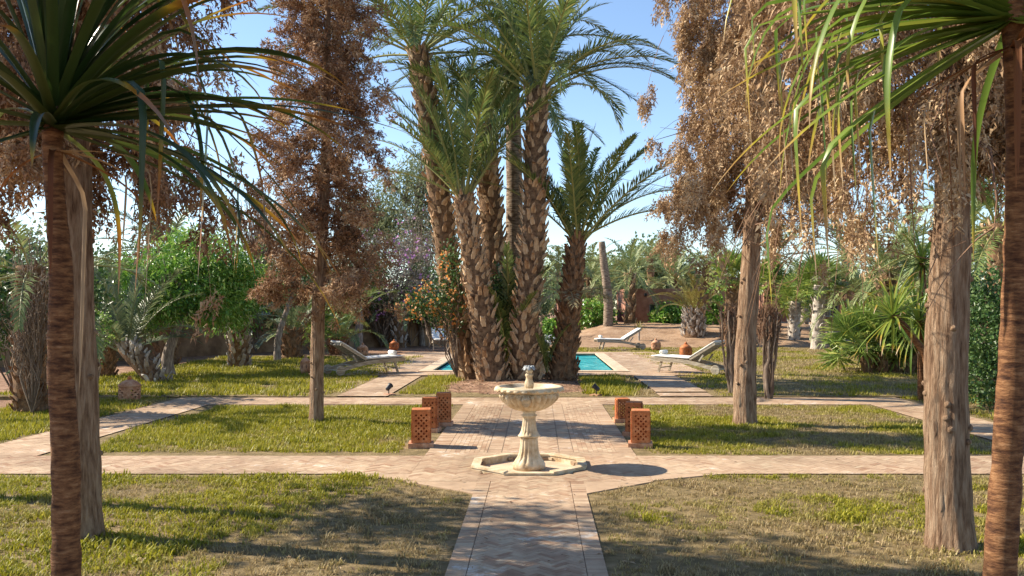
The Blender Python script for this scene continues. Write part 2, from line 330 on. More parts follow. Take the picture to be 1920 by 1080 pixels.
# lawn sheets (thatch under the blades); each is (x0, y0, x1, y1, z)
LAWNS = [(-16, 3.5, -.622, 9.775, -.012), (.482, 3.5, 16, 9.775, -.012), (-6.04, 10.96, -1.37, 16.695, -.012), (1.21, 10.96, 6.14, 16.695, -.012),
         (-11.0, 17.984, -3.98, 33.0, .02), (3.505, 17.984, 20, 39.5, .02), (-2.965, 17.984, 2.445, 23.19, .012), (-9.5, 10.96, -7.06, 17.98, -.012), (7.11, 10.96, 12, 17.98, -.012), (-2, 35.11, 3.5, 39.5, .02)]
for x0, y0, x1, y1, z in LAWNS:
    b_ = MB(); b_.prism([(x0, y0), (x1, y0), (x1, y1), (x0, y1)], -.07, z); structure(b_.build('lawn', 'thatch'))

# ------------------------------------------------------------------ brick paving
def clip(poly, rect):
    x0, y0, x1, y1 = rect
    for ax, lim, sg in ((0, x0, 1), (0, x1, -1), (1, y0, 1), (1, y1, -1)):
        out = []
        for i in range(len(poly)):
            p, q = poly[i], poly[(i + 1) % len(poly)]; dp = (p[ax] - lim) * sg; dq = (q[ax] - lim) * sg
            if dp >= 0: out.append(p)
            if (dp >= 0) != (dq >= 0):
                t = dp / (dp - dq); out.append((p[0] + (q[0] - p[0]) * t, p[1] + (q[1] - p[1]) * t))
        poly = out
        if len(poly) < 3: return None
    a = sum(poly[i][0] * poly[(i+1) % len(poly)][1] - poly[(i+1) % len(poly)][0] * poly[i][1] for i in range(len(poly))) / 2
    return poly if a > 2e-4 else None
def herring(rect, W, n=3, ang=45, j=.0035):
    """herringbone bricks: list of (poly, whole?, centre, angle)"""
    x0, y0, x1, y1 = rect; out = []; c, s_ = math.cos(R(ang)), math.sin(R(ang)); cx, cy = (x0 + x1) / 2, (y0 + y1) / 2
    rad = math.hypot(x1 - x0, y1 - y0) / 2 / W + n + 2; k = int(rad) + 2
    for b_ in range(-int(k / n / 1.2) - 2, int(k / n / 1.2) + 3):
        for a in range(-k * 2, k * 2):
            for (u0, v0, du, dv) in ((0, 0, n, 1), (0, 1, 1, n)):
                u, v = u0 + a + b_ * n, v0 + a - b_ * n
                mx, my = (u + du / 2) * W, (v + dv / 2) * W; X, Y = cx + mx * c - my * s_, cy + mx * s_ + my * c
                if not (x0 - n * W < X < x1 + n * W and y0 - n * W < Y < y1 + n * W): continue
                hx, hy = du * W / 2 - j / 2, dv * W / 2 - j / 2
                poly = [(X + px * c - py * s_, Y + px * s_ + py * c) for px, py in ((-hx,-hy),(hx,-hy),(hx,hy),(-hx,hy))]
                q = clip(poly, rect)
                if q: out.append((q, all(x0 < p[0] < x1 and y0 < p[1] < y1 for p in poly), (X, Y), R(ang) + (0 if du > dv else math.pi / 2)))
    return out
def rows(rect, L, W, along='x', bond=.5, j=.0035):
    x0, y0, x1, y1 = rect; out = []
    lx, ly = (L, W) if along == 'x' else (W, L)
    nx, ny = int((x1 - x0) / lx) + 2, int((y1 - y0) / ly) + 2
    for a in range(-1, nx):
        for b_ in range(-1, ny):
            ox = (b_ % 2) * bond * lx if along == 'x' else 0; oy = (a % 2) * bond * ly if along == 'y' else 0
            X, Y = x0 + a * lx + ox, y0 + b_ * ly + oy
            q = clip([(X + j/2, Y + j/2), (X + lx - j/2, Y + j/2), (X + lx - j/2, Y + ly - j/2), (X + j/2, Y + ly - j/2)], rect)
            if q: out.append((q, False, None, 0))
    return out
BRK = []
def pave(name, rect, bricks, z=0.0, parts=0, joint=.004):
    """mortar slab + bricks standing proud of it; the nearest 'parts' bricks are single objects, the rest one joined part"""
    x0, y0, x1, y1 = rect; s_ = MB()
    s_.prism([(x0, y0), (x1, y0), (x1, y1), (x0, y1)], -.06, z - joint); slab = structure(s_.build(name, 'mortar'))
    rest = MB(); near = []
    if parts:
        bricks = sorted(bricks, key=lambda b_: sum(p[1] for p in b_[0]) / len(b_[0])); vis = [b_ for b_ in bricks if min(p[1] for p in b_[0]) > 5.95]
        near = vis[:parts]; ids = set(id(b_) for b_ in near); bricks = [b_ for b_ in bricks if id(b_) not in ids]
    def tint(p): return float(np.clip(.5 + .2 * rng.normal() + .5 * (float(fbm(np.array(p[0] * 1.3), np.array(p[1] * 1.3), 4)) - .5), 0, 1))
    for q, whole, c_, a_ in bricks:
        rest.prism(q, z - .03, z + rng.normal() * .0007, tint(q[0]))
    if near:
        for q, whole, c_, a_ in near:
            if whole:
                if len(BRK) < 14:
                    m_ = MB(); hx, hy = .047 * 1.5 - .0015, .047 / 2 - .0015
                    m_.prism([(-hx,-hy),(hx,-hy),(hx,hy),(-hx,hy)], -.03, 0, (len(BRK) + .5) / 14); BRK.append(m_.mesh('brick', 'paver'))
                link(random.choice(BRK), 'brick', slab, (c_[0], c_[1], z + rng.normal() * .0007), (rng.normal() * .008, rng.normal() * .008, a_))
            else:
                m_ = MB(); m_.prism(q, z - .03, z + rng.normal() * .0007, tint(q[0])); m_.build('brick', 'paver', slab)
    o = rest.build('brick_field', 'paver', slab); o['kind'] = 'stuff'
    return slab
W_ = .047
PX0, PX1 = -.62, .48
pave('garden_path', (PX0, 1.5, PX1, 9.35), rows((PX0, 1.5, PX0 + .14, 9.35), .14, W_, 'x', 0) + rows((PX1 - .14, 1.5, PX1, 9.35), .14, W_, 'x', 0) + herring((PX0 + .145, 4.5, PX1 - .145, 9.35), W_) + rows((PX0 + .145, 1.5, PX1 - .145, 4.5), .14, W_), 0, 300, .007)
# fountain court: cross path plus chamfered widening
FX, FY = -.09, 10.3
fc = [b_ for b_ in herring((-1.36, 9.352, 1.2, 11.2), .06) if math.hypot(sum(p[0] for p in b_[0]) / len(b_[0]) - FX, sum(p[1] for p in b_[0]) / len(b_[0]) - FY) > .60]
for k, rc in enumerate(((-1.36, 9.352, FX - .53, 11.2), (FX + .53, 9.352, 1.2, 11.2), (FX - .53, 9.352, FX + .53, FY - .53), (FX - .53, FY + .53, FX + .53, 11.2))):
    pave('fountain_court', rc, [b_ for b_ in fc if rc[0] <= sum(p[0] for p in b_[0]) / len(b_[0]) < rc[2] and rc[1] <= sum(p[1] for p in b_[0]) / len(b_[0]) < rc[3]])
for pts_ in ([(PX0 + .001, 8.75), (PX0 + .001, 9.35), (-1.36, 9.35)], [(PX1 - .001, 8.75), (1.2, 9.35), (PX1 - .001, 9.35)]):
    b_ = MB(); b_.prism(pts_, -.06, -.001, .55); structure(b_.build('path_corner', 'paver'))
for sg in (-1, 1):
    cx = -1.36 if sg < 0 else 1.2
    b_ = MB(); b_.prism([(cx - .002, 9.4), (cx - .002, 9.778), (cx - .8, 9.778)] if sg < 0 else [(cx + .002, 9.4), (cx + .8, 9.778), (cx + .002, 9.778)], -.06, -.001, .6)
    structure(b_.build('path_corner', 'paver'))
pave('cross_path', (-9, 9.78, -1.362, 10.95), herring((-9, 9.78, -1.362, 10.95), .06))
pave('cross_path', (1.202, 9.78, 9, 10.95), herring((1.202, 9.78, 9, 10.95), .06))
pave('central_walk', (-1.36, 11.202, 1.2, 16.698), rows((-1.36, 11.202, -1.14, 16.698), .22, .07, 'x', 0) + rows((.98, 11.202, 1.2, 16.698), .22, .07, 'x', 0)
     + rows((-1.137, 11.202, -.62, 16.698), .14, .06, 'y') + rows((-.61, 11.202, -.44, 16.698), .17, .06, 'x', 0) + herring((-.43, 11.202, .27, 16.698), .06) + rows((.28, 11.202, .45, 16.698), .17, .06, 'x', 0) + rows((.46, 11.202, .977, 16.698), .14, .06, 'y'))
pave('cross_path', (-7.05, 16.7, 7.1, 17.98), herring((-7.05, 16.7, 7.1, 17.98), .07))
pave('side_path', (-7.05, 10.952, -6.05, 16.698), herring((-7.05, 10.952, -6.05, 16.698), .07))
pave('side_path', (6.15, 10.952, 7.1, 16.698), herring((6.15, 10.952, 7.1, 16.698), .07))
pave('pool_walk', (-3.97, 17.982, -2.97, 23.2), herring((-3.97, 17.982, -2.97, 23.2), .08), .03)
pave('step', (2.45, 17.99, 3.5, 18.7), herring((2.45, 17.99, 3.5, 18.7), .08), .026)
pave('pool_walk', (2.45, 18.702, 3.5, 23.2), herring((2.45, 18.702, 3.5, 23.2), .08), TZ)
DX0, DX1, DY0, DY1 = -4.95, 4.45, 23.2, 35.1
for k, rc in enumerate(((DX0, DY0, DX1, POOL[1] - .35), (DX0, POOL[3] + .35, DX1, DY1), (DX0, POOL[1] - .348, POOL[0] - .35, POOL[3] + .348), (POOL[2] + .35, POOL[1] - .348, DX1, POOL[3] + .348))):
    pave('pool_deck', rc, rows(rc, .28, .14, 'x' if k < 2 else 'y'), TZ)
# ------------------------------------------------------------------ pool
pl = thing('swimming_pool', 'rectangular turquoise swimming pool with pale stone coping behind the palm clump', 'swimming pool', (-.35, 24.7, 0))
def loc(b_, name, mat, root, **k):
    o = b_.build(name, mat, None, **k); o.parent = root; o.matrix_parent_inverse = Matrix.Translation(root.location).inverted(); return o
x0, y0, x1, y1 = POOL; b_ = MB(); D = -1.3
b_.add([[x0,y0,D],[x1,y0,D],[x1,y1,D],[x0,y1,D],[x0,y0,TZ-.02],[x1,y0,TZ-.02],[x1,y1,TZ-.02],[x0,y1,TZ-.02]], [[[0,1,2,3],[0,4,5,1],[1,5,6,2],[2,6,7,3],[3,7,4,0]]])
loc(b_, 'basin', 'pool_tile', pl)
b_ = MB(); b_.add([[x0,y0,-.015],[x1,y0,-.015],[x1,y1,-.015],[x0,y1,-.015]], [[[0,1,2,3]]]); loc(b_, 'water', 'water', pl)
cw = .345
def coping(a, b2, horiz):
    L = b2 - a; k = max(1, round(L / .6)); return [(a + L * i / k + .003, a + L * (i + 1) / k - .003) for i in range(k)]
for (a, b2) in coping(x0 - cw, x1 + cw, 1):
    for yy in (y0 - cw, y1):
        s_ = MB(); s_.prism([(a, yy), (b2, yy), (b2, yy + cw - .002), (a, yy + cw - .002)], -.04, TZ + .02); loc(s_, 'coping_slab', 'coping', pl)
for (a, b2) in coping(y0, y1, 0):
    for xx in (x0 - cw, x1):
        s_ = MB(); s_.prism([(xx, a), (xx + cw, a), (xx + cw, b2), (xx, b2)], -.04, TZ + .02); loc(s_, 'coping_slab', 'coping', pl)
# ------------------------------------------------------------------ grass
def blade_proto(nb, spread, h, two=True):
    V, Q, T = [], [], []
    for k in range(nb):
        a = rng.random() * 6.28; r = spread * math.sqrt(rng.random()); bx, by = r * math.cos(a), r * math.sin(a)
        d = rng.random() * 6.28; ln = h * (.5 + .8 * rng.random()); lean = .25 + .9 * rng.random(); wd = .0032 + .002 * rng.random()
        ux, uy = math.cos(d), math.sin(d); i = len(V)
        if two:
            V += [[bx - uy * wd, by + ux * wd, 0], [bx + uy * wd, by - ux * wd, 0], [bx + ux * ln * lean * .35 + uy * wd * .8, by + uy * ln * lean * .35 - ux * wd * .8, ln * .62], [bx + ux * ln * lean * .35 - uy * wd * .8, by + uy * ln * lean * .35 + ux * wd * .8, ln * .62], [bx + ux * ln * lean, by + uy * ln * lean, ln * .92]]
            Q.append([i, i+1, i+2, i+3]); T.append([i+3, i+2, i+4])
        else:
            V += [[bx - uy * wd * 1.6, by + ux * wd * 1.6, 0], [bx + uy * wd * 1.6, by - ux * wd * 1.6, 0], [bx + ux * ln * lean * .7, by + uy * ln * lean * .7, ln]]; T.append([i, i+1, i+2])
    V = np.array(V); fs = ([np.array(Q)] if Q else []) + [np.array(T)]
    return V, fs, np.zeros(len(V))
def dryness(X, Y):
    d = fbm(X * .9 + 3, Y * .9, 11) * .75 + fbm(X * 3, Y * 3, 15) * .35
    near = np.clip((9.6 - Y) / 3.6, 0, 1)                      # worn, dry turf beside the near path
    side = np.exp(-((X + .1) / 3.2) ** 2) * .42 + np.where(X > .3, .16 * np.exp(-((X - 2.5) / 3) ** 2), 0)
    d = d + near * side - .12 + np.where((Y > 8.6) & (Y < 9.8), .10, 0) * (X > 0)
    d = d + np.where(Y > 18, np.where(X > 2, .13, -.16), 0) + np.where((Y > 11) & (Y < 16.7), np.where(X > 0, .04, -.12), 0) - np.where((Y < 9.8) & (X < -2.2), .16, 0)
    return np.clip((d - .40) / .24, 0, 1)
def grass(name, rect, dens, z, proto_args, sc_=1.0, edge=.05):
    x0, y0, x1, y1 = rect; nT = int((x1 - x0) * (y1 - y0) * dens)
    X = rng.uniform(x0, x1, nT); Y = rng.uniform(y0, y1, nT)
    keep = (np.abs(X + .0) < Y * .60 + 1.2) & (Y > 5.4)
    e = np.minimum(np.minimum(X - x0, x1 - X), np.minimum(Y - y0, y1 - Y))
    keep &= (e > edge * (.2 + 1.6 * fbm(X * 2, Y * 2, 21))) if edge else keep
    for (ax, ay, bx, by) in ((-.62, 8.75, -1.36, 9.35), (-1.36, 9.4, -2.16, 9.78), (.48, 8.75, 1.2, 9.35), (1.2, 9.4, 2.0, 9.78)):      # paved corners stay clear
        t_ = (X - ax) / (bx - ax); keep &= ~((t_ > -.02) & (t_ < 1.0) & (Y > ay + (by - ay) * t_ - .02) & (Y < 9.8))
    X, Y = X[keep], Y[keep]; dry = dryness(X, Y)
    k2 = rng.random(len(X)) > dry * .35; X, Y, dry = X[k2], Y[k2], dry[k2]
    mb = MB(); protos = [blade_proto(*proto_args) for _ in range(4)]; pick = rng.integers(0, 4, len(X))
    for k, (V, fs, tt) in enumerate(protos):
        s_ = pick == k; m_ = s_.sum()
        if not m_: continue
        a = rng.random(m_) * 6.28; sz = sc_ * (.65 + .5 * rng.random(m_)) * (1.12 - .4 * dry[s_]) * (1 + .5 * (fbm(X[s_] * 2.2, Y[s_] * 2.2, 31) > .62))
        c_, s2 = np.cos(a) * sz, np.sin(a) * sz; Z0 = np.zeros(m_)
        Rm = np.stack([np.stack([c_, -s2, Z0], -1), np.stack([s2, c_, Z0], -1), np.stack([Z0, Z0, sz], -1)], 1)
        n0 = mb.n; mb.inst((V, fs, tt), Rm, np.c_[X[s_], Y[s_], np.full(m_, z)])
        kv = len(V); rb = np.clip(np.repeat(rng.random((m_, kv // (5 if len(fs) == 2 else 3))), 5 if len(fs) == 2 else 3, axis=1) * .8 + .1 + .25 * (fbm(X[s_] * 1.5, Y[s_] * 1.5, 41)[:, None] - .5), 0, 1)
        mb.r[-1] = rb.ravel()
        mb.t[-1] = np.repeat(np.clip(dry[s_] + rng.normal(size=m_) * .15, 0, 1), kv)
    o = mb.build(name, 'grass'); o['kind'] = 'stuff'; return o
lab = lambda o, l: tag(o, l, 'grass')
lab(grass('lawn_grass', (-7, 5.3, -.66, 9.66), 255, -.012, (13, .055, .04), 1.0, .02), 'worn yellow green lawn grass left of the near brick path')
lab(grass('lawn_grass', (.53, 5.3, 7, 9.7), 255, -.012, (13, .055, .038), 1.0, .02), 'dry straw coloured lawn grass right of the near brick path')
lab(grass('lawn_grass', (-6.02, 11.05, -1.45, 16.66), 260, -.012, (12, .06, .042, False), 1.05, .25), 'green lawn grass around the slim dead cypress trunk')
lab(grass('lawn_grass', (1.28, 11.0, 6.12, 16.66), 260, -.012, (12, .06, .038, False), 1.05, .12), 'lawn grass beside the three lattice lamps right of the central walk')
lab(grass('lawn_grass', (-11.0, 18.05, -4.0, 32.0), 68, .02, (10, .09, .042, False), 1.5, .1), 'shaded green lawn grass left of the pool')
lab(grass('lawn_grass', (3.55, 18.05, 18.0, 39.3), 54, .02, (10, .09, .036, False), 1.5, .1), 'sunlit yellow lawn grass right of the pool')
lab(grass('lawn_grass', (-2.93, 18.4, -1.75, 23.15), 150, .012, (10, .08, .06, False), 1.3, .2), 'small grass strip left of the palm mound')
lab(grass('lawn_grass', (1.0, 18.05, 2.43, 23.15), 150, .012, (10, .08, .06, False), 1.3, .1), 'small grass strip right of the palm mound')
lab(grass('lawn_grass', (-9.5, 10.98, -7.08, 18.05), 150, -.012, (10, .08, .045, False), 1.2, .1), 'lawn grass around the round terracotta lantern left of the side path')
lab(grass('lawn_grass', (7.15, 10.98, 12, 18.05), 130, -.012, (10, .08, .045, False), 1.2, .1), 'lawn grass beyond the right hand side path')
lab(grass('lawn_grass', (-2, 35.15, 3.5, 39.2), 62, .02, (10, .09, .036, False), 1.5, .1), 'sunlit grass strip at the far end of the pool')
# fallen leaves and straw
def flecks(name, label, n_, fx, sz, mat='litter'):
    XY, Z = fx(n_); V = np.array([[-.5, 0, 0], [0, -.22, .1], [.55, 0, 0], [0, .22, .1]]); a = rng.random(len(XY)) * 6.28; s_ = sz * (.5 + rng.random(len(XY))); d = np.c_[np.cos(a), np.sin(a), rng.normal(size=len(XY)) * .15]
    Rm = frames(d, np.tile([0, 0, 1.], (len(XY), 1))) * s_[:, None, None]; mb = MB(); mb.inst((V, [np.array([[0, 1, 2, 3]])], np.zeros(4)), Rm, np.c_[XY, Z])
    o = mb.build(name, mat); o['kind'] = 'stuff'; return tag(o, label, 'leaf litter')
def mound_pts(n_):
    X = rng.uniform(-2.7, 1.8, n_); Y = rng.uniform(18.2, 23, n_); return np.c_[X, Y], mound_z(X, Y) + .012
flecks('leaf_litter', 'dry leaf litter strewn over the palm mound', 1800, mound_pts, .07)
def edge_pts(n_):
    X = np.r_[rng.uniform(-6, -1.4, n_ // 2), rng.uniform(1.2, 2.6, n_ // 6), rng.uniform(-6, -2, n_ // 3)]; Y = np.r_[10.95 + np.abs(rng.normal(size=n_ // 2)) * .14, 10.98 + np.abs(rng.normal(size=n_ // 6)) * .14, 9.74 - np.abs(rng.normal(size=n_ // 3)) * .1]
    return np.c_[X, Y], np.full(len(X), -.025)
flecks('straw_litter', 'dry straw lying along the bare edges of the cross path', 2600, edge_pts, .06)
def path_pts(n_):
    X = np.r_[rng.uniform(-.6, .47, n_ // 3), rng.uniform(-7, 7, n_ // 3), rng.uniform(-4.9, 4.4, n_ // 3)]; Y = np.r_[rng.uniform(6, 9, n_ // 3), rng.uniform(9.8, 10.9, n_ // 3), rng.uniform(23.2, 24.2, n_ // 3)]
    return np.c_[X, Y], np.r_[np.full(2 * (n_ // 3), .006), np.full(n_ // 3, TZ + .008)]
flecks('fallen_leaves', 'few small dry leaves scattered on the brick paving', 120, path_pts, .035)
def lawn_pts(n_):
    X = np.r_[rng.uniform(-6, -.7, n_ // 2), rng.uniform(.6, 6, n_ - n_ // 2)]; Y = np.r_[rng.uniform(5.8, 9.6, n_ // 2), rng.uniform(5.8, 9.6, n_ - n_ // 2)]
    return np.c_[X, Y], .012 + .02 * rng.random(n_)
flecks('fallen_twigs', 'small dry brown scraps lying scattered in the near lawns', 420, lawn_pts, .045)
# ------------------------------------------------------------------ plant builders
def frond_mesh(name, mat, L, e0, curve, npairs, ll, lw, vlift=.35, seed=0, stem0=.12, sway=0.0, rr=(0, 1)):
    """pinnate frond growing from the origin towards +X in a vertical plane, two ranks of leaflets"""
    r_ = np.random.default_rng(seed); m_ = 22; t = np.linspace(0, 1, m_); ang = e0 - curve * t ** 1.6
    d = np.stack([np.cos(ang), np.sin(ang)], 1) * L / (m_ - 1); p2 = np.vstack([[0, 0], np.cumsum((d[:-1] + d[1:]) / 2, 0)])
    path = np.stack([p2[:, 0], sway * L * t ** 2, p2[:, 1]], 1); mb = MB()
    mb.tube(path, .026 * (L / 3.5) * (1.15 - t) + .003, 5, .95 * rr[1] + .0, tt=t)
    tl_ = stem0 + (1 - stem0) * (np.arange(npairs) + .5) / npairs
    for sg in (-1, 1):
        tt = np.clip(tl_ + r_.normal(size=npairs) * .004, 0, 1)
        pos = np.stack([np.interp(tt, t, path[:, k]) for k in range(3)], 1); a = np.interp(tt, t, ang)
        tan = np.stack([np.cos(a), 0 * a, np.sin(a)], 1); nor = np.stack([-np.sin(a), 0 * a, np.cos(a)], 1); sid = np.array([0, float(sg), 0])
        sp = np.interp(tt, [0, .3, 1], [1.15, .85, .45]) + r_.normal(size=npairs) * .09       # angle off the rachis
        lf = vlift + r_.normal(size=npairs) * .16
        dr = np.cos(sp)[:, None] * tan + np.sin(sp)[:, None] * (np.cos(lf)[:, None] * sid + np.sin(lf)[:, None] * nor)
        ln = ll * np.interp(tt, [stem0, stem0 + .12, .5, .85, 1], [.35, .85, 1, .72, .4]) * (.85 + .3 * r_.random(npairs))
        wv = np.cross(dr, nor); wv /= np.linalg.norm(wv, axis=1)[:, None] + 1e-9; wv = wv * lw / 2
        mid = pos + dr * (ln * .5)[:, None]; tip = pos + dr * ln[:, None] + np.array([0, 0, -1.]) * (ln * (.06 + .16 * r_.random(npairs)))[:, None]
        V = np.stack([pos - wv * .5, pos + wv * .5, mid + wv, mid - wv, tip], 1); i = np.arange(npairs)[:, None] * 5
        mb.add(V.reshape(-1, 3), [np.hstack([i, i + 1, i + 2, i + 3]), np.hstack([i + 3, i + 2, i + 4])], np.repeat(rr[0] + (rr[1] - rr[0]) * np.clip(r_.normal(.5, .22, npairs), 0, 1), 5), np.repeat(tt, 5))
    return mb.mesh(name, mat)
FR = {}
def frond(kind, e0d):
    """shared frond meshes by kind and launch angle (15 degree steps, two variants)"""
    e = int(round(e0d / 15) * 15); v = random.randint(0, 1); key = (kind, e, v)
    if key not in FR:
        L, npairs, ll, lw, mat, cv = FK[kind]
        c_ = cv * (1.25 if e < 80 else .75) * (.8 if v else 1.1)
        if e < 0: c_ *= .55
        FR[key] = frond_mesh('frond', mat, L, R(e), c_, npairs, ll, lw, .38, abs(hash((e, v, npairs))) % 1000, .14, .06 * (1 if v else -1))
    return FR[key]
FK = {'big': (3.7, 74, .52, .034, 'date_green', 1.0), 'stiff': (3.4, 72, .48, .036, 'date_green', .5), 'grey': (3.3, 64, .46, .034, 'date_grey', .95),
      'far': (3.2, 40, .5, .055, 'date_far', 1.15), 'small': (2.2, 40, .36, .035, 'date_grey', .8), 'dry': (2.4, 40, .4, .03, 'date_dry', 1.3), 'arch': (3.6, 46, .5, .045, 'date_grey', 1.5), 'gold': (2.3, 40, .38, .045, 'fan_gold', .85), 'stub': (1.4, 26, .42, .035, 'date_dry', .7)}
# old leaf bases on palm trunks
def boot_meshes(mat):
    out = []
    for k in range(8):
        r_ = np.random.default_rng(k + 50); L = .17 + .09 * r_.random(); w0, w1 = .095 + .025 * r_.random(), .05 + .03 * r_.random(); t0, t1 = .045, .02; V = []
        for s_, (x, z, w2, t2) in enumerate(((-.05, -.06, w0 * .8, t0), (.0, L * .35, w0, t0 * .9), (.015 + .02 * r_.random(), L * .72, (w0 + w1) / 2, (t0 + t1) / 2), (.04 + .035 * r_.random(), L, w1, t1))):
            for sx, sy in ((-1, -1), (-1, 1), (1, .8), (1, -.8)): V.append([x + sx * t2 / 2, sy * w2 / 2 * (1 + .1 * r_.normal()), z + (.03 * r_.normal() if s_ == 3 else 0)])
        q = [[i * 4 + j, i * 4 + (j + 1) % 4, i * 4 + 4 + (j + 1) % 4, i * 4 + 4 + j] for i in range(3) for j in range(4)] + [[12, 13, 14, 15]]
        b_ = MB(); b_.add(V, [np.array(q)], (k + .5) / 8); out.append(b_)
    return out
BOOT = {m_: boot_meshes(m_) for m_ in ('palm_boot', 'palm_boot_dark', 'palm_pale')}
BOOTM = {m_: [b_.mesh('leaf_base', m_) for b_ in l] for m_, l in BOOT.items()}
def trunk_tube(root, path, rad, mat, n=14, wob=.03, name='trunk', seg=28):
    q = smooth_path(np.c_[path, rad], seg); b_ = MB(); b_.tube(q[:, :3], q[:, 3], n, .5, wob); return b_.build(name, mat, root, True), q
def add_boots(trunk, q, mat, nb, s0=1.0, objects=True, lean=.15, jit=.24):
    """phyllotactic spiral of leaf bases up the trunk path q (x,y,z,r)"""
    u = np.linspace(0, 1, len(q)); mb = MB()
    for k in range(nb):
        t = (k + .5) / nb; x, y, z, r = [np.interp(t, u, q[:, c]) for c in range(4)]; a = k * 2.39996 + rng.normal() * .12
        L = (x + math.cos(a) * r * .97, y + math.sin(a) * r * .97, z + rng.normal() * .02); s_ = s0 * (.78 + .75 * rng.random()) * (1.0 if t < .9 else .85)
        ro = (rng.normal() * jit, lean * (.5 + rng.random()), a)
        v = random.randrange(8)
        if rng.random() < .05: continue
        if objects: link(BOOTM[mat][v], 'leaf_base', trunk, L, ro, s_)
        else:
            Mx = (Matrix.Rotation(ro[2], 3, 'Z') @ Matrix.Rotation(ro[1], 3, 'Y') @ Matrix.Rotation(ro[0], 3, 'X')); b0 = BOOT[mat][v]
            V = np.vstack(b0.v) @ np.array(Mx).T * s_ + np.array(L); mb.add(V, [np.vstack(l) for l in b0.f.values()], rng.random())
    if not objects:
        o = mb.build('leaf_bases', mat, trunk); o['kind'] = 'stuff'
def date_palm(label, pts, r0, r1, kind, nf, erange, boots=150, bmat='palm_boot', fs=1.0, objects=True, bs=1.0, azr=None, extra=(), group=None, name='date_palm', core='palm_core', rmid=None):
    """pts: trunk path in world metres (first = base); fronds spread round the top by the golden angle"""
    pts = np.asarray(pts, float); root = thing(name, label, 'palm tree', pts[0], 0, group); path = pts - pts[0]
    rad = np.linspace(r0, r1, len(pts)) if rmid is None else np.interp(np.linspace(0, 1, len(pts)), [0, .25, 1], [r0, rmid, r1])
    path[0, 2] -= .1
    tr, q = trunk_tube(root, path, rad, core)
    if boots: add_boots(tr, q, bmat, boots, bs, objects)
    top = path[-1]; tdir = path[-1] - path[-2]; tdir /= np.linalg.norm(tdir)
    for k in range(nf):
        f = (k + .5) / nf; e = erange[1] + (erange[0] - erange[1]) * f + rng.normal() * 5
        a = k * 2.39996 + rng.normal() * .15 if azr is None else rng.uniform(*azr)
        o = link(frond(kind, e), 'frond', root, top + np.array([math.cos(a), math.sin(a), 0]) * r1 * .5 + np.array([0, 0, -.15 * f]), (rng.normal() * .12, rng.normal() * .06, a), fs * (.85 + .25 * rng.random()))
    for (e, a, s_, kd) in extra:
        link(frond(kd, e), 'frond', root, top + np.array([math.cos(a), math.sin(a), 0]) * r1 * .6, (rng.normal() * .1, 0, a), s_)
    return root
# fan palms
def fan_mesh(mat, rad, pet, nseg=22, seed=0, droop=.3):
    r_ = np.random.default_rng(seed); mb = MB(); mb.tube([[0, 0, 0], [pet * .5, 0, .03], [pet, 0, 0]], [.016, .011, .008], 4, .8)
    for k in range(nseg):
        a = R(-125 + 250 * (k + .5) / nseg); ln = rad * (.72 + .28 * math.cos(a * .55)) * (.9 + .2 * r_.random()); d = np.array([math.cos(a), math.sin(a), .12 * r_.normal() + .18]); d /= np.linalg.norm(d)
        s_ = np.cross(d, [0, 0, 1]); s_ /= np.linalg.norm(s_); wd = rad * math.tan(R(125 / nseg)) * .5; o = np.array([pet, 0, 0]); fold = np.array([0, 0, .012])
        m1_ = o + d * ln * .55; m2_ = o + d * ln * .82 + np.array([0, 0, -droop * ln * .08]); tp = o + d * ln + np.array([0, 0, -droop * ln * .35 * (.5 + r_.random())])
        V = [o, m1_ + s_ * wd - fold, m1_ + fold, m1_ - s_ * wd - fold, m2_ + s_ * wd * .45, m2_ - s_ * wd * .45, tp]
        mb.add(V, [[[0, 1, 2], [0, 2, 3], [4, 6, 5]], [[1, 4, 5, 3]]], np.clip(r_.normal(.5, .22), 0, 1))
    return mb.mesh('fan_leaf', mat)
FAN = {}
def fan(mat, rad, pet):
    key = (mat, rad, pet, random.randint(0, 3))
    if key not in FAN: FAN[key] = fan_mesh(mat, rad, pet, 22, len(FAN) + 5, .3 + .25 * rng.random())
    return FAN[key]
def fan_crown(root, top, nf, mat, rad, pet, erange=(-45, 80), s_=1.0):
    for k in range(nf):
        f = (k + .5) / nf; e = erange[1] + (erange[0] - erange[1]) * f; a = k * 2.39996 + rng.normal() * .2
        link(fan(mat, rad, pet), 'fan_leaf', root, top, (rng.normal() * .4, -R(e), a), s_ * (.85 + .3 * rng.random()))
def fan_palm(label, base, h, r, nf=26, mat='fan_green', rad=.62, pet=.55, bark='palm_pale', lean=(0, 0), erange=(-45, 80), boots=60, group=None, objects=False, bs=.8, core='palm_core'):
    root = thing('fan_palm', label, 'palm tree', base, 0, group); path = np.array([[0, 0, -.1], [lean[0] * .4, lean[1] * .4, h * .5], [lean[0], lean[1], h]])
    tr, q = trunk_tube(root, path, np.array([r * 1.15, r, r * .9]), core)
    if boots: add_boots(tr, q, bark, boots, bs, objects, .12)
    fan_crown(root, path[-1], nf, mat, rad, pet, erange); return root
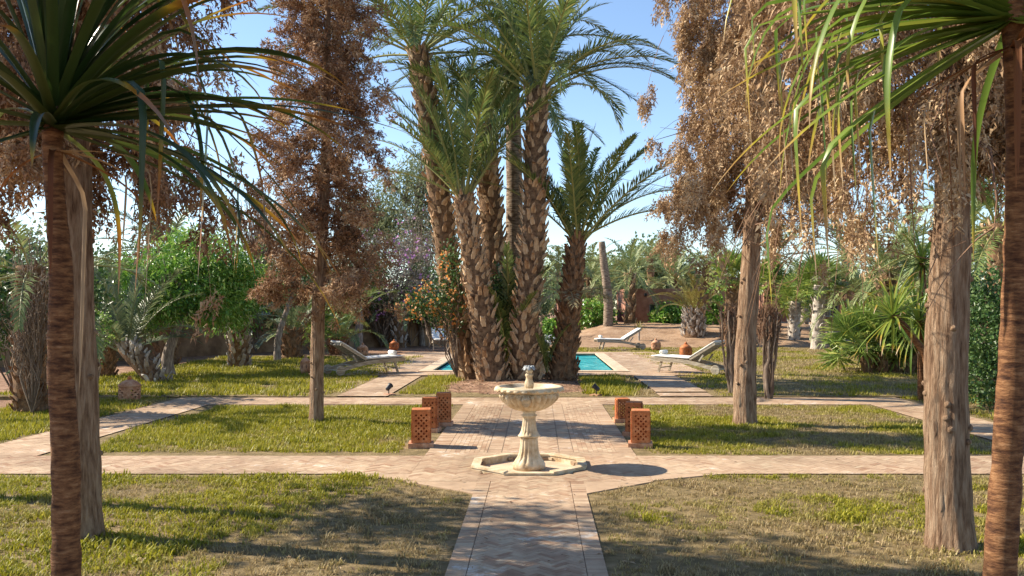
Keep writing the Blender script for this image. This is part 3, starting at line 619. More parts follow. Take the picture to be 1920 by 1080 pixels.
# strap leaves (dragon tree / yucca like)
def strap(az, el, L, wd, droop, kink=None, twist=0.0, rnd=.5, seg=16, tt0=0.0):
    t = np.linspace(0, 1, seg); a = R(el) - droop * t ** 1.7
    if kink: a = a - kink[1] / (1 + np.exp(-(t - kink[0]) * 40))
    a = np.maximum(a, R(-93)); st = L / (seg - 1); x = np.r_[0, np.cumsum(np.cos(a[:-1]) * st)]; z = np.r_[0, np.cumsum(np.sin(a[:-1]) * st)]
    hd = az + twist * t ** 2; ca, sa = np.cos(az), np.sin(az); lat = np.r_[0, np.cumsum(np.cos(a[:-1]) * st * np.sin(twist * t[:-1] ** 2))]
    p = np.stack([x * ca - lat * sa, x * sa + lat * ca, z], 1)
    wv = wd / 2 * np.interp(t, [0, .08, .3, .7, .9, 1], [1.5, 1.05, 1, .8, .4, .03]); rl = twist * t * 1.3
    side = np.stack([-np.sin(hd) * np.cos(rl), np.cos(hd) * np.cos(rl), np.sin(rl)], 1); up = np.stack([-np.sin(a) * ca, -np.sin(a) * sa, np.cos(a)], 1)
    V = np.stack([p - side * wv[:, None] + up * wv[:, None] * .45, p, p + side * wv[:, None] + up * wv[:, None] * .45], 1).reshape(-1, 3)
    i = np.arange(seg - 1)[:, None] * 3; q = np.vstack([np.hstack([i, i + 1, i + 4, i + 3]), np.hstack([i + 1, i + 2, i + 5, i + 4])])
    b_ = MB(); b_.add(V, [q], rnd, np.repeat(t, 3) * (1 - tt0) + tt0); return b_
def strap_tree(label, pts, rads, n_, mat, L, wd, name='dragon_tree', erange=(-55, 85), azs=None, dead=0, cat='tree', droop=(.9, 2.0), kinks=.3, seg=16, kr=(.35, .75)):
    pts = np.asarray(pts, float); root = thing(name, label, cat, pts[0]); path = pts - pts[0]; path[0, 2] -= .1
    q = smooth_path(np.c_[path, rads], 60); q[:, 3] *= 1 + .035 * np.sin(np.arange(60) * 2.1) + .02 * rng.normal(size=60)
    b_ = MB(); b_.tube(q[:, :3], q[:, 3], 20, .5, .02); b_.build('trunk', 'bark_ringed', root, True)
    top = path[-1] + np.array([0, 0, .02])
    for k in range(n_):
        f = (k + .5) / n_; el = erange[1] + (erange[0] - erange[1]) * f + rng.normal() * 6; az = k * 2.39996 + rng.normal() * .15
        if azs is not None and rng.random() < azs[2]: az = rng.uniform(azs[0], azs[1])
        ln = L * (.75 + .45 * rng.random()); kk = (rng.uniform(*kr), .6 + 1.3 * rng.random()) if rng.random() < kinks else None
        m_ = strap(az, el, ln, wd * (.8 + .4 * rng.random()), rng.uniform(*droop) * (1.0 if el > -20 else .6), kk, rng.normal() * .25, rng.random(), seg)
        m_.build('leaf', mat, root, True, top + np.array([math.cos(az), math.sin(az), 0]) * rads[-1] * .6 + np.array([0, 0, -.12 * f]))
    for k in range(dead):
        az = rng.uniform(0, 6.28) if azs is None or rng.random() > azs[2] else rng.uniform(azs[0], azs[1])
        m_ = strap(az, rng.uniform(-50, 5), L * rng.uniform(.45, .85), wd * rng.uniform(.3, .6), rng.uniform(1.5, 2.5), (rng.uniform(.2, .5), 1.0), rng.normal() * .6, rng.random(), seg, .4)
        m_.build('dead_leaf', 'strap_dead', root, True, top + np.array([math.cos(az), math.sin(az), 0]) * rads[-1] * .8 + np.array([0, 0, -.2]))
    return root
# dead cypress: real limbs, drooping sprays of brown scale foliage
def spray_proto(n_, L, rad, fl, fw, seed):
    r_ = np.random.default_rng(seed); V, Q = [], []
    for k in range(n_):
        t = r_.random() ** .8; p = np.array([t * L, r_.normal() * rad * (1 - .6 * t), r_.normal() * rad * (1 - .6 * t)]); d = r_.normal(size=3) * .55 + np.array([.85, 0, 0]); d /= np.linalg.norm(d)
        s_ = np.cross(d, r_.normal(size=3)); s_ /= np.linalg.norm(s_); l_, w2 = fl * (.6 + .8 * r_.random()), fw * (.6 + .8 * r_.random()); i = len(V)
        V += [p + s_ * w2, p + d * l_, p - s_ * w2]; Q.append([i, i+1, i+2])
    return np.array(V), [np.array(Q)], np.zeros(len(V))
def dead_cypress(label, base, h, r, zlo, width, nbr, mat, sprays, droopy=.5, lean=(0, 0), azb=None, fl=.035, bare=0, L=.22, subs=6, r_top=.35, side_w=None, nfl=30, name='dead_cypress', upright=0.3, prad=.11, ncl=4, cl_s=.03, spread=.3):
    root = thing(name, label, 'tree', base); H = h
    path = np.array([[0, 0, -.1], [lean[0] * .3, lean[1] * .3, H * .3], [lean[0] * .6, lean[1] * .6, H * .65], [lean[0], lean[1], H]]); q = smooth_path(np.c_[path, [r * 1.08, r * .93, r * .62, .02]], 40)
    q[:, 3] *= 1 + .2 * np.exp(-np.maximum(q[:, 2], 0) / .1); q[:, 0] += .02 * np.sin(q[:, 2] * 1.3 + base[0]); q[:, 1] += .02 * np.sin(q[:, 2] * 1.7); q[:, 3] *= 1 + .03 * rng.normal(size=40)
    q = smooth_path(q, 110); b_ = MB(); na = 56; b_.tube(q[:, :3], q[:, 3], na, .5); V = b_.v[0]; c_ = np.repeat(q[:, :3], na, 0); th = np.tile(np.linspace(0, 2 * math.pi, na, endpoint=False), len(q)); zz = c_[:, 2]
    rel = 1 + .11 * (vnoise(th * 64 / 6.28319 * .75, zz * 2.2, 61) - .5) + .09 * (vnoise(th * 64 / 6.28319 * .33 + 9, zz * 1.1, 62) - .5) + .05 * (vnoise(th * 10.186, zz * 9, 63) - .5); V[:len(c_)] = c_ + (V[:len(c_)] - c_) * rel[:, None]
    tr = b_.build('trunk', 'bark_cypress', root, True)
    for k in range(18):                                                   # knots and pruned branch stubs
        z = rng.uniform(.3, max(zlo, 1.2)); a = rng.uniform(0, 6.28); rr = np.interp(z, q[:, 2], q[:, 3]); c0 = np.array([np.interp(z, q[:, 2], q[:, 0]), np.interp(z, q[:, 2], q[:, 1]), z]); d = np.array([math.cos(a), math.sin(a), .25])
        kn = MB(); kn.tube([c0 + d * rr * .8, c0 + d * (rr + .012), c0 + d * (rr + .016 + .012 * rng.random())], [r * .2, r * .15, r * .08], 7, .5, .15); kn.build('knot', 'bark_cypress', tr, True)
    br = MB(); pos, dirs, tone = [], [], []
    for k in range(nbr):
        f = (k + rng.random()) / nbr; z = zlo + .15 + (H * .97 - zlo) * f; a = k * 2.39996 + rng.normal() * .35
        wv = width * (1 - (1 - r_top) * max(0, f - .1) ** 1.3) * (.65 + .5 * rng.random())
        if side_w: wv *= side_w(a, z)
        c0 = np.array([np.interp(z, q[:, 2], q[:, 0]), np.interp(z, q[:, 2], q[:, 1]), z]); out = np.array([math.cos(a), math.sin(a), 0]); t = np.linspace(0, 1, 9)
        bp_ = c0 + out * (wv * t)[:, None] + np.array([0, 0, 1.]) * (wv * (upright * t * 1.6 - (upright + droopy) * t ** 2.2))[:, None]; bp_[1:] += rng.normal(size=(8, 3)) * .03 * wv
        r0 = max(.007, r * .22 * (1 - f * .6)); br.tube(bp_, r0 * (1.05 - t), 5, .4, .1)
        isbare = k < bare
        for s_ in range(subs):
            tb = .2 + .8 * rng.random(); p0 = np.array([np.interp(tb, t, bp_[:, c]) for c in range(3)]); d = out * .5 + rng.normal(size=3) * .7 + np.array([0, 0, -.15 - droopy * .4]); d /= np.linalg.norm(d); sl_ = wv * .45 * (.5 + rng.random())
            tw = np.linspace(0, 1, 5); sp = p0 + d * (sl_ * tw)[:, None] + np.array([0, 0, -droopy * sl_ * .7]) * (tw ** 2)[:, None]; br.tube(sp, np.linspace(.006, .002, 5), 3, .6, cap=False)
            if isbare:
                for _ in range(4):
                    t2 = rng.random(); p3 = p0 + d * sl_ * t2; d3 = d + rng.normal(size=3) * .6; br.tube([p3, p3 + d3 * sl_ * .2, p3 + d3 * sl_ * .42], [.004, .003, .0015], 3, .6, cap=False)
                continue
            for _c in range(ncl):                                           # tufts of plumes hanging from one spot of the twig
                u = .25 + .75 * rng.random(); p1 = np.array([np.interp(u, tw, sp[:, c]) for c in range(3)]) + rng.normal(size=3) * .03; dv = d * .5 * (1 - droopy) + np.array([0, 0, -.35 - 1.3 * droopy]) + rng.normal(size=3) * .25
                pos.append(p1 + rng.normal(size=(sprays, 3)) * cl_s); dirs.append(dv + rng.normal(size=(sprays, 3)) * spread); tone.append(np.full(sprays, rng.normal() * .2))
    br.build('limbs', 'twig_brown', root)
    pos = np.vstack(pos); dirs = np.vstack(dirs); tone = np.concatenate(tone); cr = MB(); pk = rng.integers(0, 4, len(pos))
    for k in range(4):
        s_ = pk == k; Rm = frames(dirs[s_]) * (.6 + .8 * rng.random(s_.sum()))[:, None, None]
        cl = np.clip(.5 + tone[s_] + .12 * rng.normal(size=s_.sum()) + .12 * np.sin(pos[s_, 2] * 3 + pos[s_, 0] * 4), 0, 1); pr = spray_proto(nfl, L, L * prad, fl, fl * .19, k); cr.inst(pr, Rm, pos[s_], cl)
        kv = len(pr[0]); cr.r[-1] = np.clip(cr.r[-1] + np.repeat(rng.normal(size=len(cr.r[-1]) // 3) * .13, 3), 0, 1)
    cr.build('crown', mat, root); return root
# leafy crowns
def leaf_proto(l_, w2, fold=.25):
    return np.array([[0, 0, 0], [l_ * .45, w2, fold * w2], [l_, 0, -.12 * l_], [l_ * .45, -w2, fold * w2]]), [np.array([[0, 1, 2], [0, 2, 3]])], np.zeros(4)
def leaf_cloud(lobes, nleaf, size, aspect=.22, hang=0.0, shell=.55, clump=18, cl_r=.16):
    """leaves in small clumps scattered through a set of ellipsoid lobes (cx,cy,cz,rx,ry,rz)"""
    mb = MB(); lobes = np.array(lobes, float); vol = (lobes[:, 3] * lobes[:, 4] * lobes[:, 5]) ** .75; nc = (nleaf / clump * vol / vol.sum()).astype(int) + 1; C_, N_ = [], []
    for lo, k in zip(lobes, nc):
        d = rng.normal(size=(k, 3)); d /= np.linalg.norm(d, axis=1)[:, None]; rr = (1 - shell * rng.random(k) ** 1.5) * (.82 + .36 * rng.random(k)); C_.append(lo[:3] + d * rr[:, None] * lo[3:]); N_.append(d)
    C_ = np.vstack(C_); N_ = np.vstack(N_); cj = np.clip(.5 + .2 * rng.normal(size=len(C_)), 0, 1)
    Pp = np.repeat(C_, clump, 0) + rng.normal(size=(len(C_) * clump, 3)) * cl_r; D = np.repeat(N_, clump, 0) * .5 + rng.normal(size=Pp.shape) * .8 + np.array([0, 0, -hang])
    Rm = frames(D) * (size * (.6 + .7 * rng.random(len(Pp))))[:, None, None]
    mb.inst(leaf_proto(1, aspect), Rm, Pp, np.clip(np.repeat(cj, clump) + .2 * rng.normal(size=len(Pp)), 0, 1)); return mb
def twigs(lobes, n_, origin, r0=.02, r1=.004, jag=.12, seg=6):
    mb = MB(); lobes = np.array(lobes, float)
    for k in range(n_):
        lo = lobes[k % len(lobes)]; d = rng.normal(size=3); d /= np.linalg.norm(d); e = lo[:3] + d * lo[3:] * rng.uniform(.5, 1.0); o = np.array(origin) if rng.random() < .5 else lo[:3] * .5 + np.array(origin) * .5 + rng.normal(size=3) * .1
        t = np.linspace(0, 1, seg); p = o + (e - o) * t[:, None] + np.array([0, 0, .15]) * np.sin(t * 3.14)[:, None] * np.linalg.norm(e - o); p[1:-1] += rng.normal(size=(seg - 2, 3)) * jag; mb.tube(p, np.linspace(r0, r1, seg) * (.6 + .6 * rng.random()), 4, rng.random(), cap=False)
    return mb
def tree(label, base, trunk_pts, r, lobes, nleaf, size, mat, name='tree', cat='tree', aspect=.22, hang=.2, bark='bark_grey', shell=.6, clump=18, cl_r=.18, ntw=14, group=None):
    root = thing(name, label, cat, base, 0, group); tp = np.array(trunk_pts, float); trunk_tube(root, tp, np.linspace(r, r * .5, len(tp)), bark, 10, .05)
    b_ = twigs(lobes, ntw, tp[-1], r * .35, .008, .08); b_.build('limbs', 'twig', root)
    leaf_cloud(lobes, nleaf, size, aspect, hang, shell, clump, cl_r).build('crown', mat, root); return root
def shrub(label, base, lobes, nleaf, size, mat, name='shrub', aspect=.35, hang=0, clump=16, cl_r=.1, ntw=12, flowers=None, tw_mat='twig', shell=.6, group=None, tr0=.02):
    root = thing(name, label, 'shrub', base, 0, group); twigs(lobes, ntw, (0, 0, 0), tr0, .004, .07).build('stems', tw_mat, root)
    if nleaf: leaf_cloud(lobes, nleaf, size, aspect, hang, shell, clump, cl_r).build('foliage', mat, root)
    if flowers: leaf_cloud(lobes, flowers[0], flowers[1], .55, 0, .12, flowers[3] if len(flowers) > 3 else 8, flowers[4] if len(flowers) > 4 else .05).build('flowers', flowers[2], root, kind='stuff')
    return root

# ------------------------------------------------------------------ central palm clump
def pxpath(l, Y0, dY=0.0): return np.array([P(x, y, Y0 + dY * k / (len(l) - 1)) for k, (x, y) in enumerate(l)])
date_palm('tall thick date palm leaning away from the clump over the orange flowering climber', pxpath([(893, 718), (862, 640), (845, 540), (832, 430), (818, 310), (798, 190), (783, 92)], 22.2, .4), .36, .25, 'big', 24, (5, 86), 300, 'palm_boot', 1.0, True, .92, rmid=.275)
date_palm('short stout date palm with upright bright green fronds in front of the leaning palm', pxpath([(926, 724), (908, 620), (893, 520), (880, 440), (868, 368)], 21.0, .3), .38, .19, 'stiff', 17, (52, 88), 270, 'palm_boot', .98, True, .85, extra=[(25, 3.0, .82, 'big'), (48, 2.75, .98, 'stiff'), (60, 3.3, 1.05, 'stiff'), (64, 2.6, 1.0, 'stiff'), (62, .3, .9, 'stiff')], rmid=.30)
date_palm('tall date palm with shaggy grey trunk at the back of the clump', pxpath([(938, 705), (930, 560), (922, 430), (916, 330), (912, 235)], 23.2), .32, .25, 'big', 22, (35, 85), 260, 'palm_boot', .9, True, .9)
date_palm('slender tallest date palm with a tight ringed trunk between thicker ones', pxpath([(958, 705), (963, 520), (965, 380), (963, 240), (957, 95)], 23.7), .25, .19, 'grey', 28, (-30, 80), 0, 'palm_boot', 1.05, True, 1, core='palm_ring')
date_palm('straight date palm rising behind the fountain with a full green crown', pxpath([(985, 724), (985, 640), (992, 540), (1002, 430), (1004, 300), (1008, 165)], 21.2, .2), .36, .255, 'big', 25, (22, 88), 300, 'palm_boot', 1.0, True, .9, extra=[(35, .12, 1.0, 'big'), (30, -.25, .9, 'big')], rmid=.29)
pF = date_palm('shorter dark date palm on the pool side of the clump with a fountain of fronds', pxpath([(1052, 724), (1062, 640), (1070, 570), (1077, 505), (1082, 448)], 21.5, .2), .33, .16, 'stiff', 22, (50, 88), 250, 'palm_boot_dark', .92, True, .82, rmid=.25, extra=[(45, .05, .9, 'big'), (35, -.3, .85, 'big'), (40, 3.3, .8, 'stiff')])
zc = P(1070, 548, 21.6) - np.array(pF.location)
for a in (-.5, -.1, .25, 3.5, -1.6, -2.2, .9):
    link(frond('stub', random.choice((0, -15, 15))), 'dead_frond', pF, zc + np.array([math.cos(a) * .2, math.sin(a) * .2, 0]), (0, 0, a), .9)
for lb_, (px, py, yy, s_, nf) in {'young palm sucker sprouting between the leaning and straight trunks': (948, 712, 21.9, .85, 11), 'young palm sucker growing low behind the fountain bowl': (1025, 716, 21.5, .4, 9)}.items():
    p = P(px, py, yy); p[2] = .12; root = thing('palm_sucker', lb_, 'palm tree', p)
    tr, q = trunk_tube(root, np.array([[0, 0, -.1], [0, 0, .15], [0, 0, .3]]) * s_, np.array([.12, .12, .08]) * s_, 'palm_core')
    for k in range(nf): link(frond('stiff', 88 - 28 * (k / nf)), 'frond', root, (0, 0, .25 * s_), (rng.normal() * .1, 0, k * 2.4), s_ * (.75 + .3 * rng.random()))
# orange flowering climber on the leaning palm
def lobes_px(l, base): return [tuple(P(x, y, Y) - np.array(base)) + (rx, ry, rz) for (x, y, Y, rx, ry, rz) in l]
bs_ = np.array([G(850, 715, .1)[0], 21.6, .12])
shrub('orange flowering climber scrambling up the leaning palm trunk', bs_, lobes_px([(840, 580, 21.5, .36, .35, .6), (815, 560, 21.4, .45, .4, .45), (845, 500, 21.7, .3, .3, .6), (780, 575, 21.4, .5, .35, .25)], bs_), 1800, .075, 'shrub_dark', 'climbing_shrub', .4, .1, 10, .09, 26, (420, .07, 'flower_orange', 5, .05))
bs_ = np.array([P(962, 600, 21.9)[0], 21.9, .15])
shrub('glossy dark climber with orange blooms filling the gap between palm trunks', bs_, lobes_px([(945, 620, 21.9, .25, .2, 1.0), (955, 540, 22.0, .25, .2, .7), (930, 560, 22.0, .25, .2, .8)], bs_), 2600, .075, 'shrub_dark', 'climbing_shrub', .42, .1, 10, .08, 14, (90, .06, 'flower_orange', 4, .04))

# ------------------------------------------------------------------ dead cypresses
dead_cypress('slim dead cypress with reddish brown crown on the lawn beside the lattice lamps', G(592, 790), 7.9, .10, 1.75, .92, 74, 'cypress_dead', 4, .25, (.25, .1), L=.15, subs=8, fl=.046, nfl=26, r_top=.8, prad=.24, ncl=3, cl_s=.035, spread=.7)
dead_cypress('dead cypress with wide drooping tan sprays beside the pruned bare shrub', G(1397, 795), 8.4, .155, 2.95, 1.5, 54, 'cypress_dead_pale', 5, .75, (.3, .1), L=.32, subs=8, fl=.05, bare=6, nfl=36, r_top=.8, side_w=lambda a, z: .5 + .5 * min(1, max(0, (z - 2.9) / 1.2)), prad=.085)
dead_cypress('dead cypress with deep brown hanging crown behind the dark strap leaved tree', G(155, 1005), 6.9, .13, 2.85, .95, 46, 'cypress_dead', 5, .6, (-.15, .1), L=.26, subs=8, fl=.044, nfl=30, r_top=.85, prad=.09)
dead_cypress('thick trunked dead cypress with knotted fissured bark and stringy tan sprays', G(1782, 1022), 7.0, .155, 2.75, 1.5, 48, 'cypress_dead_pale', 5, .85, (.05, .1), L=.32, subs=8, fl=.044, bare=5, nfl=34, r_top=.8, side_w=lambda a, z: 1.1 if math.cos(a) < 0 else .4, prad=.085)

# ------------------------------------------------------------------ near strap-leaved trees framing the view
strap_tree('dark strap leaved dragon tree with ringed stem in front of the brown cypress', [P(128, 1425, 3.6), P(124, 1080, 3.6), P(124, 850, 3.6), P(112, 680, 3.6), P(116, 520, 3.6), P(106, 400, 3.6), P(98, 290, 3.6), P(100, 200, 3.6)], [.056, .055, .051, .048, .045, .038, .036, .045], 112, 'strap_shaded', 1.22, .038, dead=6, azs=(-.7, .7, .35), droop=(.45, 1.5), erange=(-14, 88), kinks=.22)
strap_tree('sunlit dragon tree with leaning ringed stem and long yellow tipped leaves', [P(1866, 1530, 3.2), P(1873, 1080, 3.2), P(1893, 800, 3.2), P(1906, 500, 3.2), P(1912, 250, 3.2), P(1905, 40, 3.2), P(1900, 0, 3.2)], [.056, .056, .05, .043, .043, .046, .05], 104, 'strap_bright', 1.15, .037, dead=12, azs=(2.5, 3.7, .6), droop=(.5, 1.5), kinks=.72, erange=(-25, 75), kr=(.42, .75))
# ------------------------------------------------------------------ fountain
ft = thing('garden_fountain', 'carved cream stone fountain with fluted bowl standing in an octagonal curb', 'fountain', (FX, FY, 0))
oc = [(math.cos(R(22.5 + 45 * k)), math.sin(R(22.5 + 45 * k))) for k in range(8)]; Ro, Ri, Hc = .685, .60, .115
for k in range(8):
    a, b2 = oc[k], oc[(k + 1) % 8]; hh = .036 + .004 * rng.normal()
    s_ = MB(); s_.prism([(a[0] * Ri, a[1] * Ri), (a[0] * Ro, a[1] * Ro), (b2[0] * Ro, b2[1] * Ro), (b2[0] * Ri, b2[1] * Ri)], -.046, hh - .02); s_.build('curb_panel', 'stone', ft)
    t_ = MB(); t_.prism([(a[0] * (Ri - .012), a[1] * (Ri - .012)), (a[0] * (Ro + .012), a[1] * (Ro + .012)), (b2[0] * (Ro + .012), b2[1] * (Ro + .012)), (b2[0] * (Ri - .012), b2[1] * (Ri - .012))], hh - .019, hh); t_.build('curb_cap', 'stone', ft)
s_ = MB(); s_.prism([(c[0] * Ri, c[1] * Ri) for c in oc], -.048, -.04); s_.build('basin_floor', 'coping', ft)
flute = lambda n_, d, a, b2: (lambda th, i, z: 1 - d * np.clip((z - a) / .03, 0, 1) * np.clip((b2 - z) / .03, 0, 1) * (.5 + .5 * np.cos(n_ * th)) ** 3)
s_ = MB(); s_.lathe([(0, -.045), (.185, -.045), (.185, .02), (.165, .06), (.135, .11), (.115, .17), (.105, .25), (.10, .34), (.10, .365), (0, .365)], 96, mod=flute(14, .16, .04, .36)); s_.build('lower_pedestal', 'stone', ft, True)
s_ = MB(); s_.lathe([(.0, .366), (.10, .366), (.125, .372), (.128, .385), (.112, .40), (.095, .44), (.08, .52), (.074, .60), (.075, .625), (.088, .635), (.088, .652), (.07, .665), (.075, .69), (.09, .70), (0, .70)], 96, mod=flute(16, .14, .40, .62)); s_.build('upper_pedestal', 'stone', ft, True)
gad = lambda th, i, z: 1 + .15 * (np.abs(np.cos(13 * th)) - .75) * np.clip((z - .715) / .05, 0, 1) * np.clip((.885 - z) / .02, 0, 1)
s_ = MB(); s_.lathe(np.vstack([[(0, .695)], smooth_path([(.09, .698), (.15, .705), (.22, .735), (.285, .785), (.325, .83), (.335, .86), (.32, .88), (.30, .893)], 26), [(.05, .8935)]]), 260, mod=gad); bowl = s_.build('bowl', 'stone', ft, True)
s_ = MB(); s_.lathe([(.30, .894), (.335, .90), (.372, .915), (.392, .935), (.393, .952), (.378, .968), (.352, .974), (.335, .968), (.325, .945), (.28, .92), (.15, .905), (0, .903)], 96); s_.build('rim', 'stone', ft, True)
eg = MB()
for k in range(26):                                            # carved egg moulding round the lip
    a = 6.2832 * k / 26; M_ = np.array(Matrix.Rotation(a, 3, 'Z') @ Matrix.Rotation(R(-38), 3, 'Y'))
    pr = [(math.cos(t) * .034, math.sin(t) * .02) for t in np.linspace(0, 6.2832, 14, endpoint=False)]; V = [[.012, p_[0], p_[1]] for p_ in pr] + [[.0, p_[0] * 1.12, p_[1] * 1.15] for p_ in pr] + [[.017, p_[0] * .5, p_[1] * .5] for p_ in pr]
    V = np.array(V) @ M_.T + np.array([math.cos(a) * .380, math.sin(a) * .380, .932]); j = np.arange(14); j2 = (j + 1) % 14
    eg.add(V, [np.stack([j + 14, j2 + 14, j2, j], 1), np.stack([j, j2, j2 + 28, j + 28], 1), np.array([list(range(28, 42))])])
eg.build('egg_moulding', 'stone', ft, True)
s_ = MB(); yf = -.325                                             # round medallion with interlaced letters facing the path
th = np.linspace(0, 6.2832, 28, endpoint=False); tl_ = R(28); cz = .818; up = np.array([0, -math.sin(tl_), math.cos(tl_)]); nr = np.array([0, -math.cos(tl_), -math.sin(tl_)]); cc = np.array([-.03, -.335, cz])
def mp(x, y, d=0): return cc + np.array([1., 0, 0]) * x + up * y + nr * d
s_.add([mp(.05 * math.cos(t), .05 * math.sin(t), .012) for t in th] + [mp(.054 * math.cos(t), .054 * math.sin(t), -.03) for t in th], [np.array([list(range(28))]), np.array([[k, k + 28, (k + 1) % 28 + 28, (k + 1) % 28] for k in range(28)])])
s_.tube([mp(.045 * math.cos(t), .045 * math.sin(t), .014) for t in np.linspace(0, 6.3, 29)], .005, 5)
s_.bar(mp(0, -.028, .014), mp(0, .03, .014), .007, .01); s_.bar(mp(-.026, .028, .014), mp(.026, .028, .014), .01, .007); s_.tube([mp(.026 * math.cos(t), .024 * math.sin(t) - .002, .014) for t in np.linspace(.9, 5.4, 14)], .0042, 5)
s_.build('medallion', 'stone', bowl)
s_ = MB(); s_.lathe([(0, .9), (.052, .904), (.055, .912), (.045, .925), (.052, .95), (.054, .975), (.047, 1.0), (.036, 1.02), (.034, 1.05), (.042, 1.062), (.042, 1.075), (.03, 1.085), (.038, 1.10), (.04, 1.115), (.026, 1.13), (.02, 1.14), (0, 1.14)], 48, mod=lambda th, i, z: 1 - .09 * ((z > .92) & (z < 1.0)) * (.5 + .5 * np.cos(6 * th))); fin = s_.build('finial', 'stone', ft, True)
for k in range(8):
    a = k * .7854; M_ = np.array(Matrix.Rotation(a, 3, 'Z')); V = np.array([[0, -.012, 1.13], [0, .012, 1.13], [.05, .026, 1.15], [.05, -.026, 1.15], [.078, .012, 1.122], [.078, -.012, 1.122], [.0, 0, 1.158], [.05, 0, 1.166]]) @ M_.T
    p_ = MB(); p_.add(V, [np.array([[0, 1, 2, 3], [3, 2, 4, 5]]), np.array([[6, 2, 7], [6, 7, 3], [7, 2, 4], [7, 5, 3], [7, 4, 5]])]); p_.build('petal', 'stone_grey', fin)

for o in list(ft.children):
    if o.name.split('.')[0] not in ('curb_panel', 'curb_cap', 'basin_floor'): o.scale = (1, 1, .925 if o.name.split('.')[0] in ('rim', 'egg_moulding') else .88)
bowl.scale = (1, 1, 1.08); bowl.location = (0, 0, -.135)
fin.scale = (1.05, 1.05, 1.13); fin.location = (0, 0, -.185)
# ------------------------------------------------------------------ terracotta lattice lamps
def lattice_panel(mb, Wd, Hh, nx, ny, th, Mx):
    """wall panel pierced by staggered diamond holes; local x along, z up, y thickness"""
    sx, sz = Wd / nx, Hh / ny; vs, qs, ts = [], [], []
    for i in range(nx):
        for j in range(ny):
            hole = (i + j) % 2 == 1 and 0 < i < nx - 1 and 0 < j < ny - 1; x0, z0 = -Wd / 2 + i * sx, j * sz; b0 = len(vs)
            c = [(x0, z0), (x0 + sx, z0), (x0 + sx, z0 + sz), (x0, z0 + sz)]
            if not hole:
                for y in (-th / 2, th / 2): vs += [(p_[0], y, p_[1]) for p_ in c]
                qs += [[b0, b0 + 1, b0 + 2, b0 + 3], [b0 + 7, b0 + 6, b0 + 5, b0 + 4]]
                if i == 0: qs.append([b0, b0 + 3, b0 + 7, b0 + 4])
                if i == nx - 1: qs.append([b0 + 1, b0 + 5, b0 + 6, b0 + 2])
            else:
                k = .62; mx_, mz = x0 + sx / 2, z0 + sz / 2; hq = [(mx_, mz - sz * k), (mx_ + sx * k, mz), (mx_, mz + sz * k), (mx_ - sx * k, mz)]
                k = .5; hq = [(mx_, mz - sz * k), (mx_ + sx * k, mz), (mx_, mz + sz * k), (mx_ - sx * k, mz)]
                for y in (-th / 2, th / 2): vs += [(p_[0], y, p_[1]) for p_ in c] + [(p_[0], y, p_[1]) for p_ in hq]
                for y, fl in ((0, False), (8, True)):
                    for a in range(4):
                        t1 = [b0 + y + a, b0 + y + (a + 1) % 4, b0 + y + 4 + a]; t2 = [b0 + y + (a + 1) % 4, b0 + y + 4 + (a + 1) % 4, b0 + y + 4 + a]
                        ts += [t1[::-1], t2[::-1]] if fl else [t1, t2]
                qs += [[b0 + 4 + a, b0 + 4 + (a + 1) % 4, b0 + 12 + (a + 1) % 4, b0 + 12 + a] for a in range(4)]
    V = np.array(vs) @ np.asarray(Mx)[:3, :3].T + np.asarray(Mx)[:3, 3]; mb.add(V, [np.array(qs), np.array(ts)], .5)
def lattice_lamp(label, base, Wd, Hh, rz, tint, tilt=0.0):
    root = thing('lattice_lamp', label, 'garden lamp', base, rz, 'lattice lamps flanking the central walk'); bh = .055
    b_ = MB(); b_.prism([(-Wd * .72, -Wd * .62), (Wd * .66, -Wd * .66), (Wd * .7, Wd * .6), (-Wd * .68, Wd * .64)], -.05, bh - .003, .8); b_.build('base_slab', 'terracotta_pale', root)
    for k in range(4):
        b_ = MB(); M_ = Matrix.Translation((0, 0, bh)) @ Matrix.Rotation(k * math.pi / 2, 4, 'Z') @ Matrix.Translation((0, -Wd / 2, 0)); lattice_panel(b_, Wd - (.052 if k % 2 else 0), Hh, 7, 12, .024, M_); b_.r = [np.full(len(v), tint) for v in b_.v]; b_.build('lattice_panel', 'terracotta', root)
    b_ = MB(); b_.prism([(-Wd * .51, -Wd * .51 - .006), (Wd * .51, -Wd * .51 - .006), (Wd * .51, Wd * .51 + .006), (-Wd * .51, Wd * .51 + .006)], bh + Hh + .001, bh + Hh + .022, tint + .2); b_.build('top_cap', 'terracotta', root)
    return root
for lb_, px, py, hpx, wpx, rz, ti in (('nearest the fountain on the bed of the slim cypress', 790, 836, 66, 36, .12, .5), ('in the middle of three on the slim cypress side', 807, 808, 60, 27, -.1, .25), ('at the palm mound end on the slim cypress side', 832, 797, 58, 27, .06, .6),
                             ('nearest the fountain on the bed of the drooping cypress', 1201, 836, 64, 35, -.08, .65), ('in the middle of three on the drooping cypress side', 1189, 815, 58, 30, -.22, .2), ('at the palm mound end on the drooping cypress side', 1167, 790, 40, 25, .1, .15)):
    p = G(px, py); lattice_lamp('terracotta lattice lamp ' + lb_, p, wpx * p[1] / F * .93, hpx * p[1] / F - .05, rz, ti)

